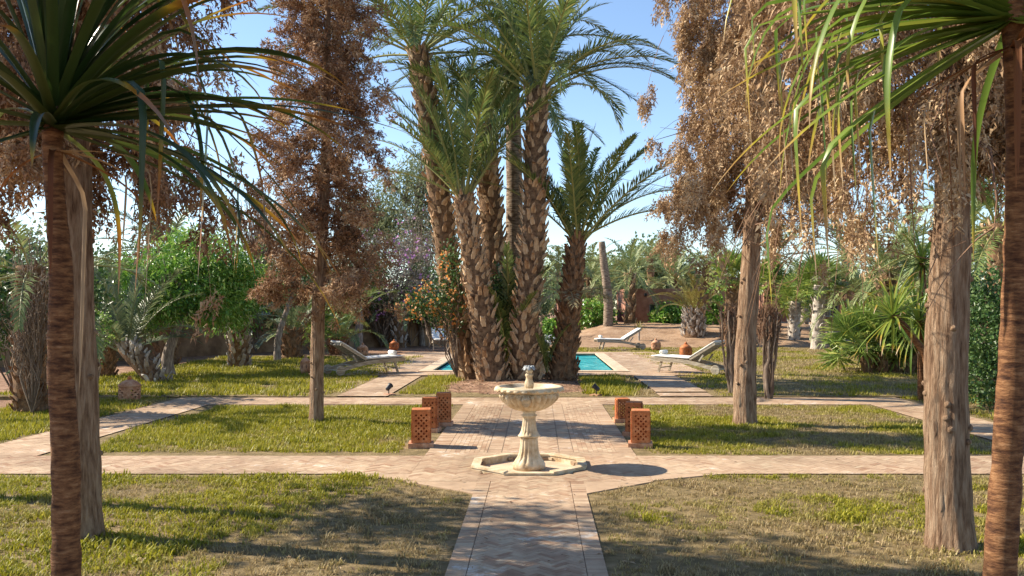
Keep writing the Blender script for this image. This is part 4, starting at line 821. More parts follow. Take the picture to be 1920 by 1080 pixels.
# ------------------------------------------------------------------ round terracotta lanterns
def lantern(label, base, r, h, pale=False, onion=False, name='terracotta_lantern'):
    root = thing(name, label, 'garden lantern', base, rng.random() * 3, 'terracotta lanterns on the lawns'); mt_ = 'terracotta_pale' if pale else 'terracotta'
    if not onion:
        nx, ny, bh = 20, 6, h * .55; b_ = MB(); lattice_panel(b_, 6.28319, bh, nx, ny, .05, Matrix.Identity(4)); V = np.vstack(b_.v); th = V[:, 0]; rad = r * (1 + .04 * np.sin(V[:, 2] / bh * 3.14)) + V[:, 1] * .45
        b_.v = [np.c_[rad * np.cos(th), rad * np.sin(th), V[:, 2]]]; b_.build('pierced_body', mt_, root)
        l_ = MB(); l_.lathe([(0, bh), (r * 1.12, bh), (r * 1.15, bh + h * .05), (r * .98, bh + h * .13), (r * .7, bh + h * .22), (r * .35, bh + h * .28), (r * .2, bh + h * .3), (0, bh + h * .3)], 32); lid = l_.build('lid', mt_, root, True)
        k_ = MB(); k_.lathe([(0, bh + h * .3), (r * .22, bh + h * .3), (r * .25, bh + h * .35), (r * .1, bh + h * .43), (0, bh + h * .45)], 16); k_.build('knob', 'terracotta', lid, True)
    else:
        l_ = MB(); l_.lathe([(0, 0), (r * .75, 0), (r * .95, h * .2), (r, h * .4), (r * .92, h * .56), (r * .98, h * .58), (r * .6, h * .74), (r * .3, h * .82), (0, h * .82)], 32); l_.build('body', mt_, root, True)
        k_ = MB(); k_.lathe([(0, h * .81), (r * .2, h * .81), (r * .25, h * .88), (r * .12, h * .95), (0, h)], 16); k_.build('knob', mt_, root, True)
        o_ = MB()
        for a in np.linspace(0, 6.28, 9)[:-1]:
            M_ = np.array(Matrix.Rotation(a, 3, 'Z')); V = np.array([[r * .985, 0, h * .28], [r * 1.005, r * .12, h * .38], [r * .985, 0, h * .48], [r * 1.005, -r * .12, h * .38]]) @ M_.T; o_.add(V, [[[0, 1, 2, 3]]])
        o_.build('opening_shade', 'black_metal', root)  # dark diamonds laid on the solid body in place of shaded holes
    return root
lantern('pierced round terracotta lantern with domed lid on the grass near the leaning stub palm', G(243, 749), .185, .46, True)
lantern('weathered pale terracotta lantern half hidden behind the slim cypress trunk', G(573, 700, TZ), .15, .5, True, True)
lantern('round red terracotta lantern standing near the wall beyond the left lounger', G(739, 656, TZ), .2, .44, False, True)
lantern('round terracotta lantern peeping out behind the left lounger backrest', G(680, 668, TZ), .2, .5, True, True)
lantern('onion shaped terracotta lantern on the lawn beyond the right deck beside the far lounger', G(1230, 657, TZ), .2, .5, True, True)
lantern('onion shaped terracotta lantern just behind the right lounger', G(1286, 670, TZ), .23, .55, False, True)
# ------------------------------------------------------------------ sun loungers
def lounger(label, base, rz):
    root = thing('sun_lounger', label, 'sun lounger', base, rz, 'sun loungers round the pool'); Wd = .66; bang = R(31)
    rail = np.array([(0, .36), (.5, .345), (1.0, .32), (1.35, .27), (1.65, .19), (1.95, .13)])
    for sy in (-1, 1):
        b_ = MB(); y = sy * Wd / 2; q = smooth_path(rail, 14)
        V, Q = [], []
        for x, z in q: V += [[x, y - .02, z - .055], [x, y + .02, z - .055], [x, y + .02, z + .04], [x, y - .02, z + .04]]
        for k in range(13): Q += [[k * 4 + j, k * 4 + (j + 1) % 4, k * 4 + 4 + (j + 1) % 4, k * 4 + 4 + j] for j in range(4)]
        Q += [[3, 2, 1, 0], [52, 53, 54, 55]]; b_.add(V, [np.array(Q)]); b_.build('side_rail', 'weathered_wood', root)
        b_ = MB(); b_.bar((.32, y * .93, .34), (.2, y * .93, 0), .035, .055); b_.build('leg', 'weathered_wood', root)
        b_ = MB(); b_.lathe([(0, -.02), (.02, -.026), (.02, -.02), (.115, -.02), (.125, -.012), (.125, .012), (.115, .02), (.02, .02), (.02, .026), (0, .026)], 28); wh = b_.build('wheel', 'weathered_wood', root, False, (1.88, sy * (Wd / 2 + .045), .125), (R(90), 0, 0))
        b_ = MB(); b_.bar((1.38, y * .86, .33), (1.50, y * .86, .50), .03, .04); b_.build('back_prop', 'weathered_wood', root)
    b_ = MB(); b_.bar((.25, -Wd * .46, .13), (.25, Wd * .46, .13), .03, .03); b_.build('stretcher', 'weathered_wood', root)
    b_ = MB(); b_.bar((1.45, -Wd * .46, .235), (1.45, Wd * .46, .235), .05, .03); b_.build('stretcher', 'weathered_wood', root)
    b_ = MB(); b_.bar((1.88, -Wd / 2 - .04, .125), (1.88, Wd / 2 + .04, .125), .03, .03); b_.build('axle', 'weathered_wood', root)
    for k in range(9):
        x = .03 + k * .125; z = float(np.interp(x, rail[:, 0], rail[:, 1])) + .03; b_ = MB(); b_.box((x, 0, z), (.09, Wd - .046, .02)); b_.build('slat', 'weathered_wood', root)
    hx, hz = 1.12, .365
    for k in range(7):
        d = .05 + k * .115; b_ = MB(); b_.box((0, 0, 0), (.085, Wd - .1, .02), M=np.array(Matrix.Rotation(-bang, 3, 'Y'))); b_.build('back_slat', 'weathered_wood', root, False, (hx + d * math.cos(bang), 0, hz + d * math.sin(bang)))
    for sy in (-1, 1):
        b_ = MB(); b_.bar((hx, sy * (Wd / 2 - .035), hz), (hx + .84 * math.cos(bang), sy * (Wd / 2 - .035), hz + .84 * math.sin(bang)), .03, .045); b_.build('back_rail', 'weathered_wood', root)
    def pad(L):
        nx, ny = 14, 8; V, Q = [], []
        for s_ in (1, -1):
            for i in range(nx):
                for j in range(ny):
                    u, v = i / (nx - 1) * 2 - 1, j / (ny - 1) * 2 - 1; e = (1 - abs(u) ** 8) * (1 - abs(v) ** 6); V.append([(u + 1) / 2 * L, v * (Wd / 2 - .03), .035 + s_ * (.012 + .026 * e)])
        for s_ in range(2):
            for i in range(nx - 1):
                for j in range(ny - 1):
                    a = s_ * nx * ny + i * ny + j; f = [a, a + ny, a + ny + 1, a + 1]; Q.append(f if s_ == 0 else f[::-1])
        per = [i * ny for i in range(nx)] + [(nx - 1) * ny + j for j in range(1, ny)] + [i * ny + ny - 1 for i in range(nx - 2, -1, -1)] + [j for j in range(ny - 2, 0, -1)]; o_ = nx * ny
        Q += [[per[k], per[k] + o_, per[(k + 1) % len(per)] + o_, per[(k + 1) % len(per)]] for k in range(len(per))]
        b_ = MB(); b_.add(V, [np.array(Q)]); return b_
    pad(1.14).build('seat_cushion', 'cushion', root, True, (-.01, 0, .40), (0, R(1.8), 0))
    pad(.86).build('back_cushion', 'cushion', root, True, (hx - .005, 0, hz + .025), (0, -bang, 0)); return root
def towel(label, base, rz):
    b_ = MB(); r0 = .055
    b_.tube([[0, -.15, 0], [0, -.145, 0], [0, .145, 0], [0, .15, 0]], [r0 * .8, r0, r0, r0 * .8], 14, .5, .03)
    b_.tube([[math.cos(t) * (r0 * .1 + r0 * .75 * t / 12.5), -.152, math.sin(t) * (r0 * .1 + r0 * .75 * t / 12.5)] for t in np.linspace(0, 12.5, 24)], .006, 4)
    o = b_.build('rolled_towel', 'towel', None, True, base, (0, 0, rz)); return tag(o, label, 'towel', 'rolled towels')
def put_lounger(label, foot_px, rz, tl_label=None):
    p = G(*foot_px, TZ + .003); o = lounger(label, p, rz); c, s_ = math.cos(rz), math.sin(rz)
    if tl_label: towel(tl_label, (p[0] + .2 * c, p[1] + .2 * s_, p[2] + .528), rz)
put_lounger('wooden wheeled lounger with white cushion seen from behind its backrest on the left deck', (748, 697), R(180 + 38), 'rolled white towel on the left deck lounger')
put_lounger('wooden wheeled lounger with white cushion near the pruned shrub on the right deck', (1232, 696), R(-36), 'rolled cream towel on the right deck lounger')
put_lounger('white cushioned lounger on the grass at the far end of the pool', (1117, 655), R(8), 'rolled towel on the lounger at the far end of the pool')
put_lounger('shaded lounger with white raised back by the far wall side of the pool', (828, 657), R(100))
# ------------------------------------------------------------------ spot lamps
def spot(label, p, az):
    root = thing('spot_lamp', label, 'spotlight', p, az, 'small garden spotlights'); b_ = MB(); b_.prism([(-.1, -.08), (.09, -.1), (.12, .07), (-.07, .09)], -.05, .04); b_.build('base_stone', 'terracotta_pale', root)
    b_ = MB(); b_.tube([[0, 0, .03], [0, 0, .12]], .012, 6); b_.build('stake', 'black_metal', root)
    b_ = MB(); b_.lathe([(0, -.07), (.035, -.07), (.045, -.04), (.05, .05), (.062, .07), (.055, .07), (.05, .06), (0, .06)], 20); h_ = b_.build('head', 'black_metal', root, True, (0, 0, .17), (0, R(55), 0))
    b_ = MB(); b_.lathe([(0, .063), (.05, .063), (.05, .0605)], 20); b_.build('lens', 'lamp_glass', h_)
spot('small black spotlight beside the left pool walk', G(729, 742), R(60)); spot('small black spotlight on the grass right of the palm mound', G(1118, 743), R(150))
# stone pedestal with white and blue flowers behind the palms
p = G(1020, 699, TZ); pd = thing('stone_pedestal', 'weathered square stone pedestal between the straight and the dark palm', 'pedestal', p); b_ = MB(); b_.prism([(-.16, -.16), (.16, -.16), (.16, .16), (-.16, .16)], .06, .5); b_.build('shaft', 'stone', pd)
b_ = MB(); b_.prism([(-.2, -.2), (.2, -.2), (.2, .2), (-.2, .2)], 0, .058); b_.build('plinth', 'stone', pd); b_ = MB(); b_.prism([(-.21, -.21), (.21, -.21), (.21, .21), (-.21, .21)], .502, .56); b_.build('cap', 'stone', pd)
shrub('white and blue flowering plant on top of the stone pedestal', p + np.array([0, 0, .56]), [(0, 0, .16, .14, .14, .14), (.1, -.05, .28, .12, .12, .12)], 260, .07, 'shrub_dark', 'flowering_plant', .3, 0, 8, .04, 8, (160, .05, 'flower_white', 8, .04), tr0=.006)

# ------------------------------------------------------------------ garden wall and building
def wall_run(label, pts, h, th, mat, name='garden_wall'):
    root = thing(name, label, 'wall', (pts[0][0], pts[0][1], 0))
    for (ax, ay), (bx, by) in zip(pts[:-1], pts[1:]):
        L = math.hypot(bx - ax, by - ay); k = max(2, int(L / .8)); b_ = MB(); d = np.array([bx - ax, by - ay]) / L; nrm = np.array([-d[1], d[0]])
        rowz = [-.3, .3, h * .5, h * .85, h + .0, h + .0]; V = []
        for i in range(k + 1):
            c = np.array([ax, ay]) + d * L * i / k - np.array(pts[0]); top = .08 * rng.normal()
            for (o_, z) in ((-th / 2 - .05, -.3), (-th / 2 + .02 * rng.normal(), .5), (-th / 2 + .02 * rng.normal(), h + top), (0, h + .1 + top), (th / 2, h + top), (th / 2 + .05, -.3)): V.append([c[0] + nrm[0] * o_, c[1] + nrm[1] * o_, z])
        i = np.arange(k)[:, None] * 6; j = np.arange(5)[None]; b_.add(V, [np.stack([i + j, i + 6 + j, i + 7 + j, i + 1 + j], -1).reshape(-1, 4)]); b_.build('wall_length', mat, root)
    return root
wall_run('low brown mud wall in shade behind the left hand trees', [(-26, 14), (-15, 30), (-9.5, 40), (-2.5, 45)], 1.9, .4, 'adobe_brown')
def building(label, x0, x1, y0, y1, z0, z1, wins, name='adobe_building'):
    root = thing(name, label, 'building', ((x0 + x1) / 2, y0, z0)); cx, cy, cz = root.location; segs = MB(); eps = .25
    xs_ = sorted(set([x0, x1] + [v for w2 in wins for v in w2[:2]])); zs_ = sorted(set([z0 - .4, z1] + [v for w2 in wins for v in w2[2:4]]))
    for i in range(len(xs_) - 1):
        for j in range(len(zs_) - 1):
            a, b2, c, d = xs_[i], xs_[i + 1], zs_[j], zs_[j + 1]
            if any(w2[0] <= a and b2 <= w2[1] and w2[2] <= c and d <= w2[3] for w2 in wins): continue
            segs.add([[a - cx, 0, c - cz], [b2 - cx, 0, c - cz], [b2 - cx, 0, d - cz], [a - cx, 0, d - cz]], [[[0, 1, 2, 3]]])
    for w2 in wins:
        a, b2, c, d = w2[0] - cx, w2[1] - cx, w2[2] - cz, w2[3] - cz
        segs.add([[a, 0, c], [b2, 0, c], [b2, 0, d], [a, 0, d], [a, eps, c], [b2, eps, c], [b2, eps, d], [a, eps, d]], [[[0, 4, 5, 1], [1, 5, 6, 2], [2, 6, 7, 3], [3, 7, 4, 0]]])
    segs.add([[x0 - cx, 0, z0 - .4 - cz], [x0 - cx, y1 - cy, z0 - .4 - cz], [x0 - cx, y1 - cy, z1 - cz], [x0 - cx, 0, z1 - cz]], [[[0, 1, 2, 3]]]); segs.add([[x1 - cx, 0, z0 - .4 - cz], [x1 - cx, y1 - cy, z0 - .4 - cz], [x1 - cx, y1 - cy, z1 - cz], [x1 - cx, 0, z1 - cz]], [[[3, 2, 1, 0]]])
    segs.add([[x0 - cx, y1 - cy, z0 - .4 - cz], [x1 - cx, y1 - cy, z0 - .4 - cz], [x1 - cx, y1 - cy, z1 - cz], [x0 - cx, y1 - cy, z1 - cz]], [[[3, 2, 1, 0]]]); segs.build('wall', 'adobe', root)
    b_ = MB(); b_.box(((x0 + x1) / 2 - cx, (y1 - y0) / 2, z1 - cz - .12), (x1 - x0 - .1, y1 - y0 - .1, .1)); rf = b_.build('roof', 'adobe', root)
    b_ = MB()
    for (a, b2, c, d) in ((x0 - .03, x1 + .03, y0 - .03, y0 + .25), (x0 - .03, x1 + .03, y1 - .25, y1 + .03), (x0 - .03, x0 + .25, y0 + .252, y1 - .252), (x1 - .25, x1 + .03, y0 + .252, y1 - .252)):
        b_.box(((a + b2) / 2 - cx, (c + d) / 2 - cy, z1 - cz + .09), (b2 - a, d - c, .18))
    b_.build('parapet', 'adobe', rf)
    for w2 in wins:
        a, b2, c, d = w2[0] - cx, w2[1] - cx, w2[2] - cz, w2[3] - cz; g_ = MB(); g_.add([[a, .2, c], [b2, .2, c], [b2, .2, d], [a, .2, d]], [[[0, 1, 2, 3]]]); wn = g_.build('window', 'window_dark', root)
        f_ = MB()
        for bb in (((a + .03, .17, (c + d) / 2), (.06, .05, d - c)), ((b2 - .03, .17, (c + d) / 2), (.06, .05, d - c)), (((a + b2) / 2, .165, d - .03), (b2 - a - .13, .05, .06)), (((a + b2) / 2, .165, c + .03), (b2 - a - .13, .05, .06)), (((a + b2) / 2, .16, (c + d) / 2), (.05, .04, d - c - .13))): f_.box(*bb)
        f_.build('frame', 'frame_grey', wn)
        f_ = MB(); f_.box(((a + b2) / 2, -.03, c - .03), (b2 - a + .2, .14, .06)); f_.build('sill', 'adobe', wn)
    return root
bd = building('low red adobe building with flat parapet roof beyond the earth bank', 5.0, 12.0, 50, 57, .7, 2.62, [(6.2, 7.05, 1.0, 1.95), (9.2, 10.0, 1.0, 1.95)])
b_ = MB(); b_.lathe([(0, 0), (.09, 0), (.1, .06), (.07, .14), (0, .16)], 16); b_.build('wall_lamp', 'black_metal', bd, True, (5.97 - 8.5, -.03, 1.75), (R(90), 0, 0))
building('pale red adobe outbuilding behind the white trunked fan palms', 13.6, 22, 54, 60, .7, 2.9, [(17, 18, 1.2, 2.1)])
building('small red adobe block half hidden behind the dark palm', 1.2, 4.2, 52, 57, .6, 1.9, [])

# ------------------------------------------------------------------ left background planting
def B(px, py, Y, z=0.0): p = P(px, py, Y); p[2] = z; return p
date_palm('leaning stub palm with pale shaggy trunk next to the pierced lantern', [B(300, 0, 21.5), P(276, 692, 21.5), P(246, 662, 21.6), P(236, 650, 21.7)], .24, .20, 'small', 18, (30, 88), 90, 'palm_pale', 1.0, False, .75)
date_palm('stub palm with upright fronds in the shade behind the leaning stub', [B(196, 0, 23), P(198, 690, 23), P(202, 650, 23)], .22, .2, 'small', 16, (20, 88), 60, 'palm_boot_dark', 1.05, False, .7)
base = B(318, 0, 23.5)
tree('green weeping bushy tree spreading over the shaggy stub trunks', base, [[0, 0, -.1], [-.08, 0, .5], [.1, .1, 1.1], [.35, .2, 1.7]], .17, [tuple(P(x, y, Y) - base) + s_ for x, y, Y, s_ in ((330, 520, 24, (1.0, .9, .8)), (400, 500, 24.5, (1.1, 1, .9)), (450, 530, 25, (.8, .8, .7)), (380, 560, 24, (1.1, .9, .6)), (300, 575, 23.4, (.7, .6, .6)), (260, 530, 24, (.7, .6, .6)), (430, 585, 25, (.7, .7, .45)), (350, 465, 25, (.9, .8, .5)))], 22000, .15, 'bush_green', 'weeping_tree', aspect=.15, hang=.7, clump=20, cl_r=.15, ntw=30)
date_palm('stout shaggy palm trunk standing at the edge of the weeping tree', [B(447, 0, 26.6, .0), P(448, 640, 26.6), P(450, 592, 26.6)], .31, .26, 'small', 12, (10, 80), 120, 'palm_pale', 1.0, False, .8)
tree('leaning pale trunked tree with sparse grey crown behind the slim cypress', B(520, 0, 29.5), [[0, 0, -.1], [.0, 0, .7], [.2, 0, 1.4], [.45, .1, 2.1]], .13, [(.5, .2, 2.9, .9, .8, .8), (0, .3, 3.4, .8, .8, .7)], 2600, .1, 'shrub_dark', 'leaning_tree', aspect=.2, hang=.4, ntw=24)
date_palm('short shaggy palm with rounded trunk behind the slim cypress', [B(546, 0, 31), P(547, 640, 31), P(549, 618, 31)], .32, .28, 'small', 16, (25, 88), 70, 'palm_boot_dark', 1.0, False, .9)
fan_palm('bright green young fan palm behind the slim cypress trunk', B(588, 0, 32.5), .75, .12, 16, 'fan_green', .8, .6, 'palm_boot_dark', (0, 0), (-20, 80), 16)
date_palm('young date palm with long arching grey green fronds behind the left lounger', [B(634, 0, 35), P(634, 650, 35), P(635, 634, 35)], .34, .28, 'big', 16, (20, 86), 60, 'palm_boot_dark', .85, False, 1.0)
date_palm('pale trunked palm with dark drooping crown in front of the mud wall', [B(748, 0, 41, -.05), P(748, 620, 41), P(746, 590, 41)], .36, .3, 'far', 14, (-10, 70), 60, 'palm_pale', .62, False, .9)
tree('thin pale bare trunk leaning at the mud wall behind the shaded lounger', B(792, 0, 42.5), [[0, 0, -.1], [-.05, 0, .8], [-.2, 0, 1.8], [-.1, 0, 2.6]], .15, [(0, 0, 3.2, 1.0, .8, .7)], 1600, .13, 'shrub_dark', 'bare_trunk_tree', ntw=16)
tree('dark slim trunk in shadow between the young palm and the pale trunked palm', B(672, 0, 39), [[0, 0, -.1], [.05, 0, 1.2], [0, 0, 2.6]], .2, [(0, 0, 3.4, 1.3, 1, .9), (-.8, .3, 3, .9, .8, .8)], 3500, .13, 'shrub_dark', 'shade_tree', ntw=14)
base = B(715, 0, 41)
shrub('big grey twiggy bougainvillea with purple blooms mounded over the wall', base, [tuple(P(x, y, Y) - base) + s_ for x, y, Y, s_ in ((700, 500, 41, (1.6, 1.2, 1.2)), (760, 500, 41.5, (1.6, 1.2, 1.1)), (730, 550, 40.5, (2.0, 1.2, 1.0)), (800, 540, 41.5, (1.2, 1, 1.0)), (690, 460, 42, (1.2, 1, .6)), (665, 560, 41, (.9, .8, .8)))], 5200, .13, 'dry_twig_leaf', 'bougainvillea', .25, 0, 12, .2, 240, (260, .15, 'flower_purple', 4, .14), tr0=.025)
base = B(770, 0, 42)
shrub('dark leafy underbrush below the purple bougainvillea', base, [tuple(P(x, y, Y) - base) + s_ for x, y, Y, s_ in ((700, 570, 42, (1.5, .9, .7)), (770, 570, 42, (1.6, .9, .7)), (820, 580, 42, (1.0, .8, .7)))], 5000, .15, 'shrub_dark', 'underbrush', .3, .1, 12, .2, 24)
base = B(790, 0, 47)
shrub('sprawling bare flowering branches rising above the bougainvillea', base, [tuple(P(x, y, Y) - base) + s_ for x, y, Y, s_ in ((790, 440, 47, (1.3, 1, 1.8)), (770, 470, 47, (1.2, 1, 1.2)))], 1500, .1, 'dry_twig_leaf', 'bare_shrub', .3, 0, 10, .2, 130, (60, .13, 'flower_purple', 4, .12), tr0=.025)
for lb_, px, Y, lob, nl in (('airy grey green eucalyptus rising behind the leaning palm', 775, 58, ((790, 340, 2.3, 1.9), (760, 400, 2.2, 1.8), (810, 300, 1.6, 1.3), (740, 340, 1.3, 1.0), (820, 420, 2.0, 2.0), (785, 460, 2.4, 1.5)), 9000), ('smaller eucalyptus beside the slim cypress crown', 700, 60, ((700, 400, 1.9, 1.5), (690, 440, 2.0, 1.3), (725, 430, 1.5, 1.2), (670, 400, 1.2, 1.1)), 6000)):
    base = B(px, 0, Y); tree(lb_, base, [[0, 0, -.1], [.2, 0, 2.5], [0, 0, 5], [.3, 0, 7]], .28, [tuple(P(x, y, Y) - base) + (rx, rx, rz) for x, y, rx, rz in lob], nl, .3, 'eucalyptus', 'eucalyptus_tree', aspect=.14, hang=.8, clump=16, cl_r=.4, ntw=40)
date_palm('large date palm with arching grey fronds seen through the dark strap leaves', [B(312, 0, 29), P(312, 560, 29), P(306, 470, 29)], .35, .28, 'arch', 30, (-25, 80), 70, 'palm_boot_dark', .95, False, 1.2)
base = B(485, 0, 40)
shrub('leafless grey tree with upswept bare twigs behind the arching palm', base, [tuple(P(x, y, 40) - base) + s_ for x, y, s_ in ((490, 380, (.9, .8, 1.8)), (470, 400, (1.0, .8, 1.4)), (500, 440, (.9, .8, 1.2)))], 0, .1, 'dry_twig_leaf', 'leafless_tree', ntw=170, tr0=.035)
date_palm('old ringed palm trunk wrapped in grey vines left of the brown cypress', [B(58, 0, 15.6), P(55, 640, 15.6), P(58, 500, 15.7)], .27, .23, 'far', 14, (-20, 60), 130, 'palm_boot_dark', .7, False, .6)
base = B(60, 0, 15.2)
shrub('tangle of dry grey vines hanging over the old ringed palm trunk', base, [tuple(P(x, y, 15.1) - base) + s_ for x, y, s_ in ((60, 540, (.5, .35, .5)), (75, 470, (.5, .4, .5)), (30, 600, (.35, .3, .5)))], 500, .06, 'dry_twig_leaf', 'dry_vine', .2, .3, 8, .1, 110, tr0=.009)
for lb_, x, y, Yc, ms_ in (('dark green hedge shrub beside the old ringed palm', 30, 560, 18, (1.2, 1, 1.0)), ('dark shrub mass at the wall behind the stub palms', 190, 560, 29, (2.0, 1.2, 1.5)), ('dark shrub mass at the wall behind the weeping tree', 480, 560, 36, (2.4, 1.2, 1.3)), ('dark shrub mass at the wall behind the young date palm', 610, 560, 40, (2.2, 1.2, 1.2))):
    base = B(x, 0, Yc); c0 = P(x, y, Yc) - base; shrub(lb_, base, [tuple(c0) + ms_, tuple(c0 + np.array([-.9, .3, .4])) + tuple(.7 * v for v in ms_), tuple(c0 + np.array([.9, .3, .2])) + tuple(.7 * v for v in ms_)], 4500, .13, 'shrub_dark', 'hedge_shrub', .3, .1, 14, .16, 24)
shrub('yellow flowering shrub beside the brown cypress trunk', B(180, 0, 20), [(0, 0, 1.3, .35, .3, .5), (-.2, 0, .8, .3, .3, .4)], 900, .06, 'bush_green', 'flowering_shrub', .35, 0, 10, .08, 14)
for k, (px, Y, hh, wv) in enumerate(((60, 50, 6, 4), (200, 55, 5.5, 4), (420, 60, 5, 4), (560, 62, 5, 4), (880, 70, 4.0, 4), (960, 72, 4.2, 4))):
    base = B(px, 0, Y); tree(('broad leafy tree beyond the mud wall, ' + ('behind the old ringed palm', 'behind the stub palms', 'behind the leafless tree', 'behind the slim cypress', 'behind the short stout palm', 'behind the straight palm')[k]), base, [[0, 0, -.1], [.1, 0, 1.5], [0, 0, hh * .5]], .3, [(0, 0, hh * .6, wv * .7, 2, hh * .38), (-wv * .5, .5, hh * .5, wv * .5, 2, hh * .32), (wv * .5, .4, hh * .5, wv * .5, 2, hh * .3)], 4500, .3, 'far_tree', 'broadleaf_tree', aspect=.3, clump=14, cl_r=.35, ntw=18, group='trees beyond the wall')

# ------------------------------------------------------------------ right background planting
def bz(x, y): return float(bank_z(np.array(x), np.array(y)))
def BK(px, Y): x = (px - VX) * Y / F; return np.array([x, Y, bz(x, Y)])
p = BK(1140, 47); root = thing('dead_palm_trunk', 'tall bare leaning palm trunk without a crown beyond the pool', 'tree trunk', p); trunk_tube(root, np.array([[0, 0, -.2], P(1141, 560, 47) - p, P(1133, 500, 47) - p, P(1128, 453, 47) - p]), np.array([.26, .24, .2, .17]), 'palm_ring', 12, .06)
for lb_, px, Y, ty, nf, fs in (('far date palm with grey green crown behind the bare palm trunk', 1105, 60, 520, 26, 1.1), ('far date palm in front of the adobe building corner', 1180, 49, 512, 22, .85), ('far date palm over the adobe building roof', 1262, 60, 520, 26, 1.0), ('far date palm glimpsed behind the straight palm', 1050, 56, 515, 24, 1.0), ('slim far palm standing between broad crowns above the roof', 1218, 70, 480, 20, .7), ('far date palm behind the golden stubby palm', 1330, 58, 510, 24, .9), ('tall far date palm over the pruned shrubs', 1452, 56, 478, 26, 1.15), ('tall far date palm above the white trunked fan palms', 1585, 52, 470, 26, 1.15), ('tall far date palm above the fan palm clump', 1705, 48, 445, 26, 1.1)):
    b0 = BK(px, Y); date_palm(lb_, [b0, P(px + 3, (ty + 600) / 2, Y), P(px, ty, Y)], .3, .24, 'far', nf, (-35, 80), 24, 'palm_boot', fs, False, 1.3, group=None)
for k, (px, y, Y, rx, rz) in enumerate(((1225, 490, 85, 3.0, 2.2), (1190, 500, 88, 3.5, 1.8), (1080, 510, 80, 3, 2), (1420, 535, 82, 4, 1.9), (1560, 535, 84, 4, 1.9), (1720, 530, 80, 4, 2.2), (1900, 480, 70, 4, 3.5), (1300, 520, 86, 3.5, 2))):
    base = np.array([(px - VX) * Y / F, Y, 0]); c0 = P(px, y, Y) - base
    tree('rounded grey green tree on the skyline ' + ('above the adobe roof', 'left of the roof line crown', 'behind the dark palm fronds', 'behind the drooping cypress', 'behind the white trunked fan palms', 'behind the fan palm clump', 'behind the thick cypress', 'behind the golden stubby palm')[k], base, [[0, 0, -.1], [.1, 0, c0[2] * .5], [0, 0, c0[2] * .8]], .35, [tuple(c0) + (rx, rx, rz), (c0[0] - rx * .7, 1, c0[2] - rz * .5, rx * .8, rx * .7, rz * .8), (c0[0] + rx * .7, 1, c0[2] - rz * .4, rx * .8, rx * .7, rz * .8), (c0[0], 0, c0[2] - rz, rx, rx, rz)], 5000, .35, 'far_tree', 'skyline_tree', aspect=.3, clump=14, cl_r=.4, ntw=16, group='skyline trees')
b0 = BK(1301, 44); b0[2] = min(b0[2], P(0, 628, 44)[2] + .1)
pg = date_palm('stubby pineapple trunked palm with golden fronds on the earth bank', [b0, P(1301, 605, 44), P(1303, 578, 44)], .58, .42, 'gold', 26, (25, 88), 150, 'palm_pale', .95, False, 1.0)
for lb_, px, Y, w2, hh in (('green leafy shrub against the adobe wall beside the golden palm', 1262, 48.5, .95, .55), ('green leafy shrub below the bare palm trunk', 1112, 48.5, 1.2, .8), ('green shrub at the adobe building corner', 1240, 49.3, .4, .35), ('dark shrub right of the golden palm', 1345, 47, 1.2, 1.1), ('low shrub behind the pedestal palms', 1040, 47.5, .9, .6)):
    b0 = BK(px, Y); shrub(lb_, b0, [(0, 0, hh * .9, w2, .7, hh), (-w2 * .5, .2, hh * .6, w2 * .6, .6, hh * .7), (w2 * .5, .1, hh * .6, w2 * .6, .6, hh * .7)], 1800, .17, 'bush_green', 'leafy_shrub', .38, 0, 12, .12, 12)
b0 = BK(1198, 43.5); ry = thing('young_yucca', 'tiny yellowing yucca alone on the earth bank', 'plant', b0); trunk_tube(ry, np.array([[0, 0, -.1], [0, 0, .25], [0, 0, .45]]), np.array([.05, .05, .05]), 'palm_pale', 8)
for k in range(22):
    m_ = strap(k * 2.4, 85 - 60 * k / 22, .6, .05, .4, None, 0, rng.random(), 7); m_.build('leaf', 'fan_gold', ry, True, (0, 0, .42))
for lb_, px, by, Y, ty, r_, nf in (('fan palm with diamond patterned white trunk behind the drooping cypress', 1488, 650, 42, 565, .25, 28), ('larger fan palm with white painted trunk at the lawn edge', 1533, 654, 38, 535, .27, 30), ('fan palm with wide golden green crown above the pruned shrub', 1370, 655, 41, 520, .3, 34), ('fan palm leaning behind the white trunked pair', 1505, 640, 47, 575, .25, 22), ('tall fan palm with hanging leaves behind the drooping cypress', 1440, 640, 45, 530, .28, 34)):
    b0 = B(px, 0, Y, .0); h_ = P(px, ty, Y)[2]; fan_palm(lb_, b0, h_, r_, nf, 'fan_green', .75, .7, 'palm_pale' if 'white' in lb_ else 'palm_boot', (.1, 0), (-30, 80), 70, core='palm_pale' if 'white' in lb_ else 'palm_core')
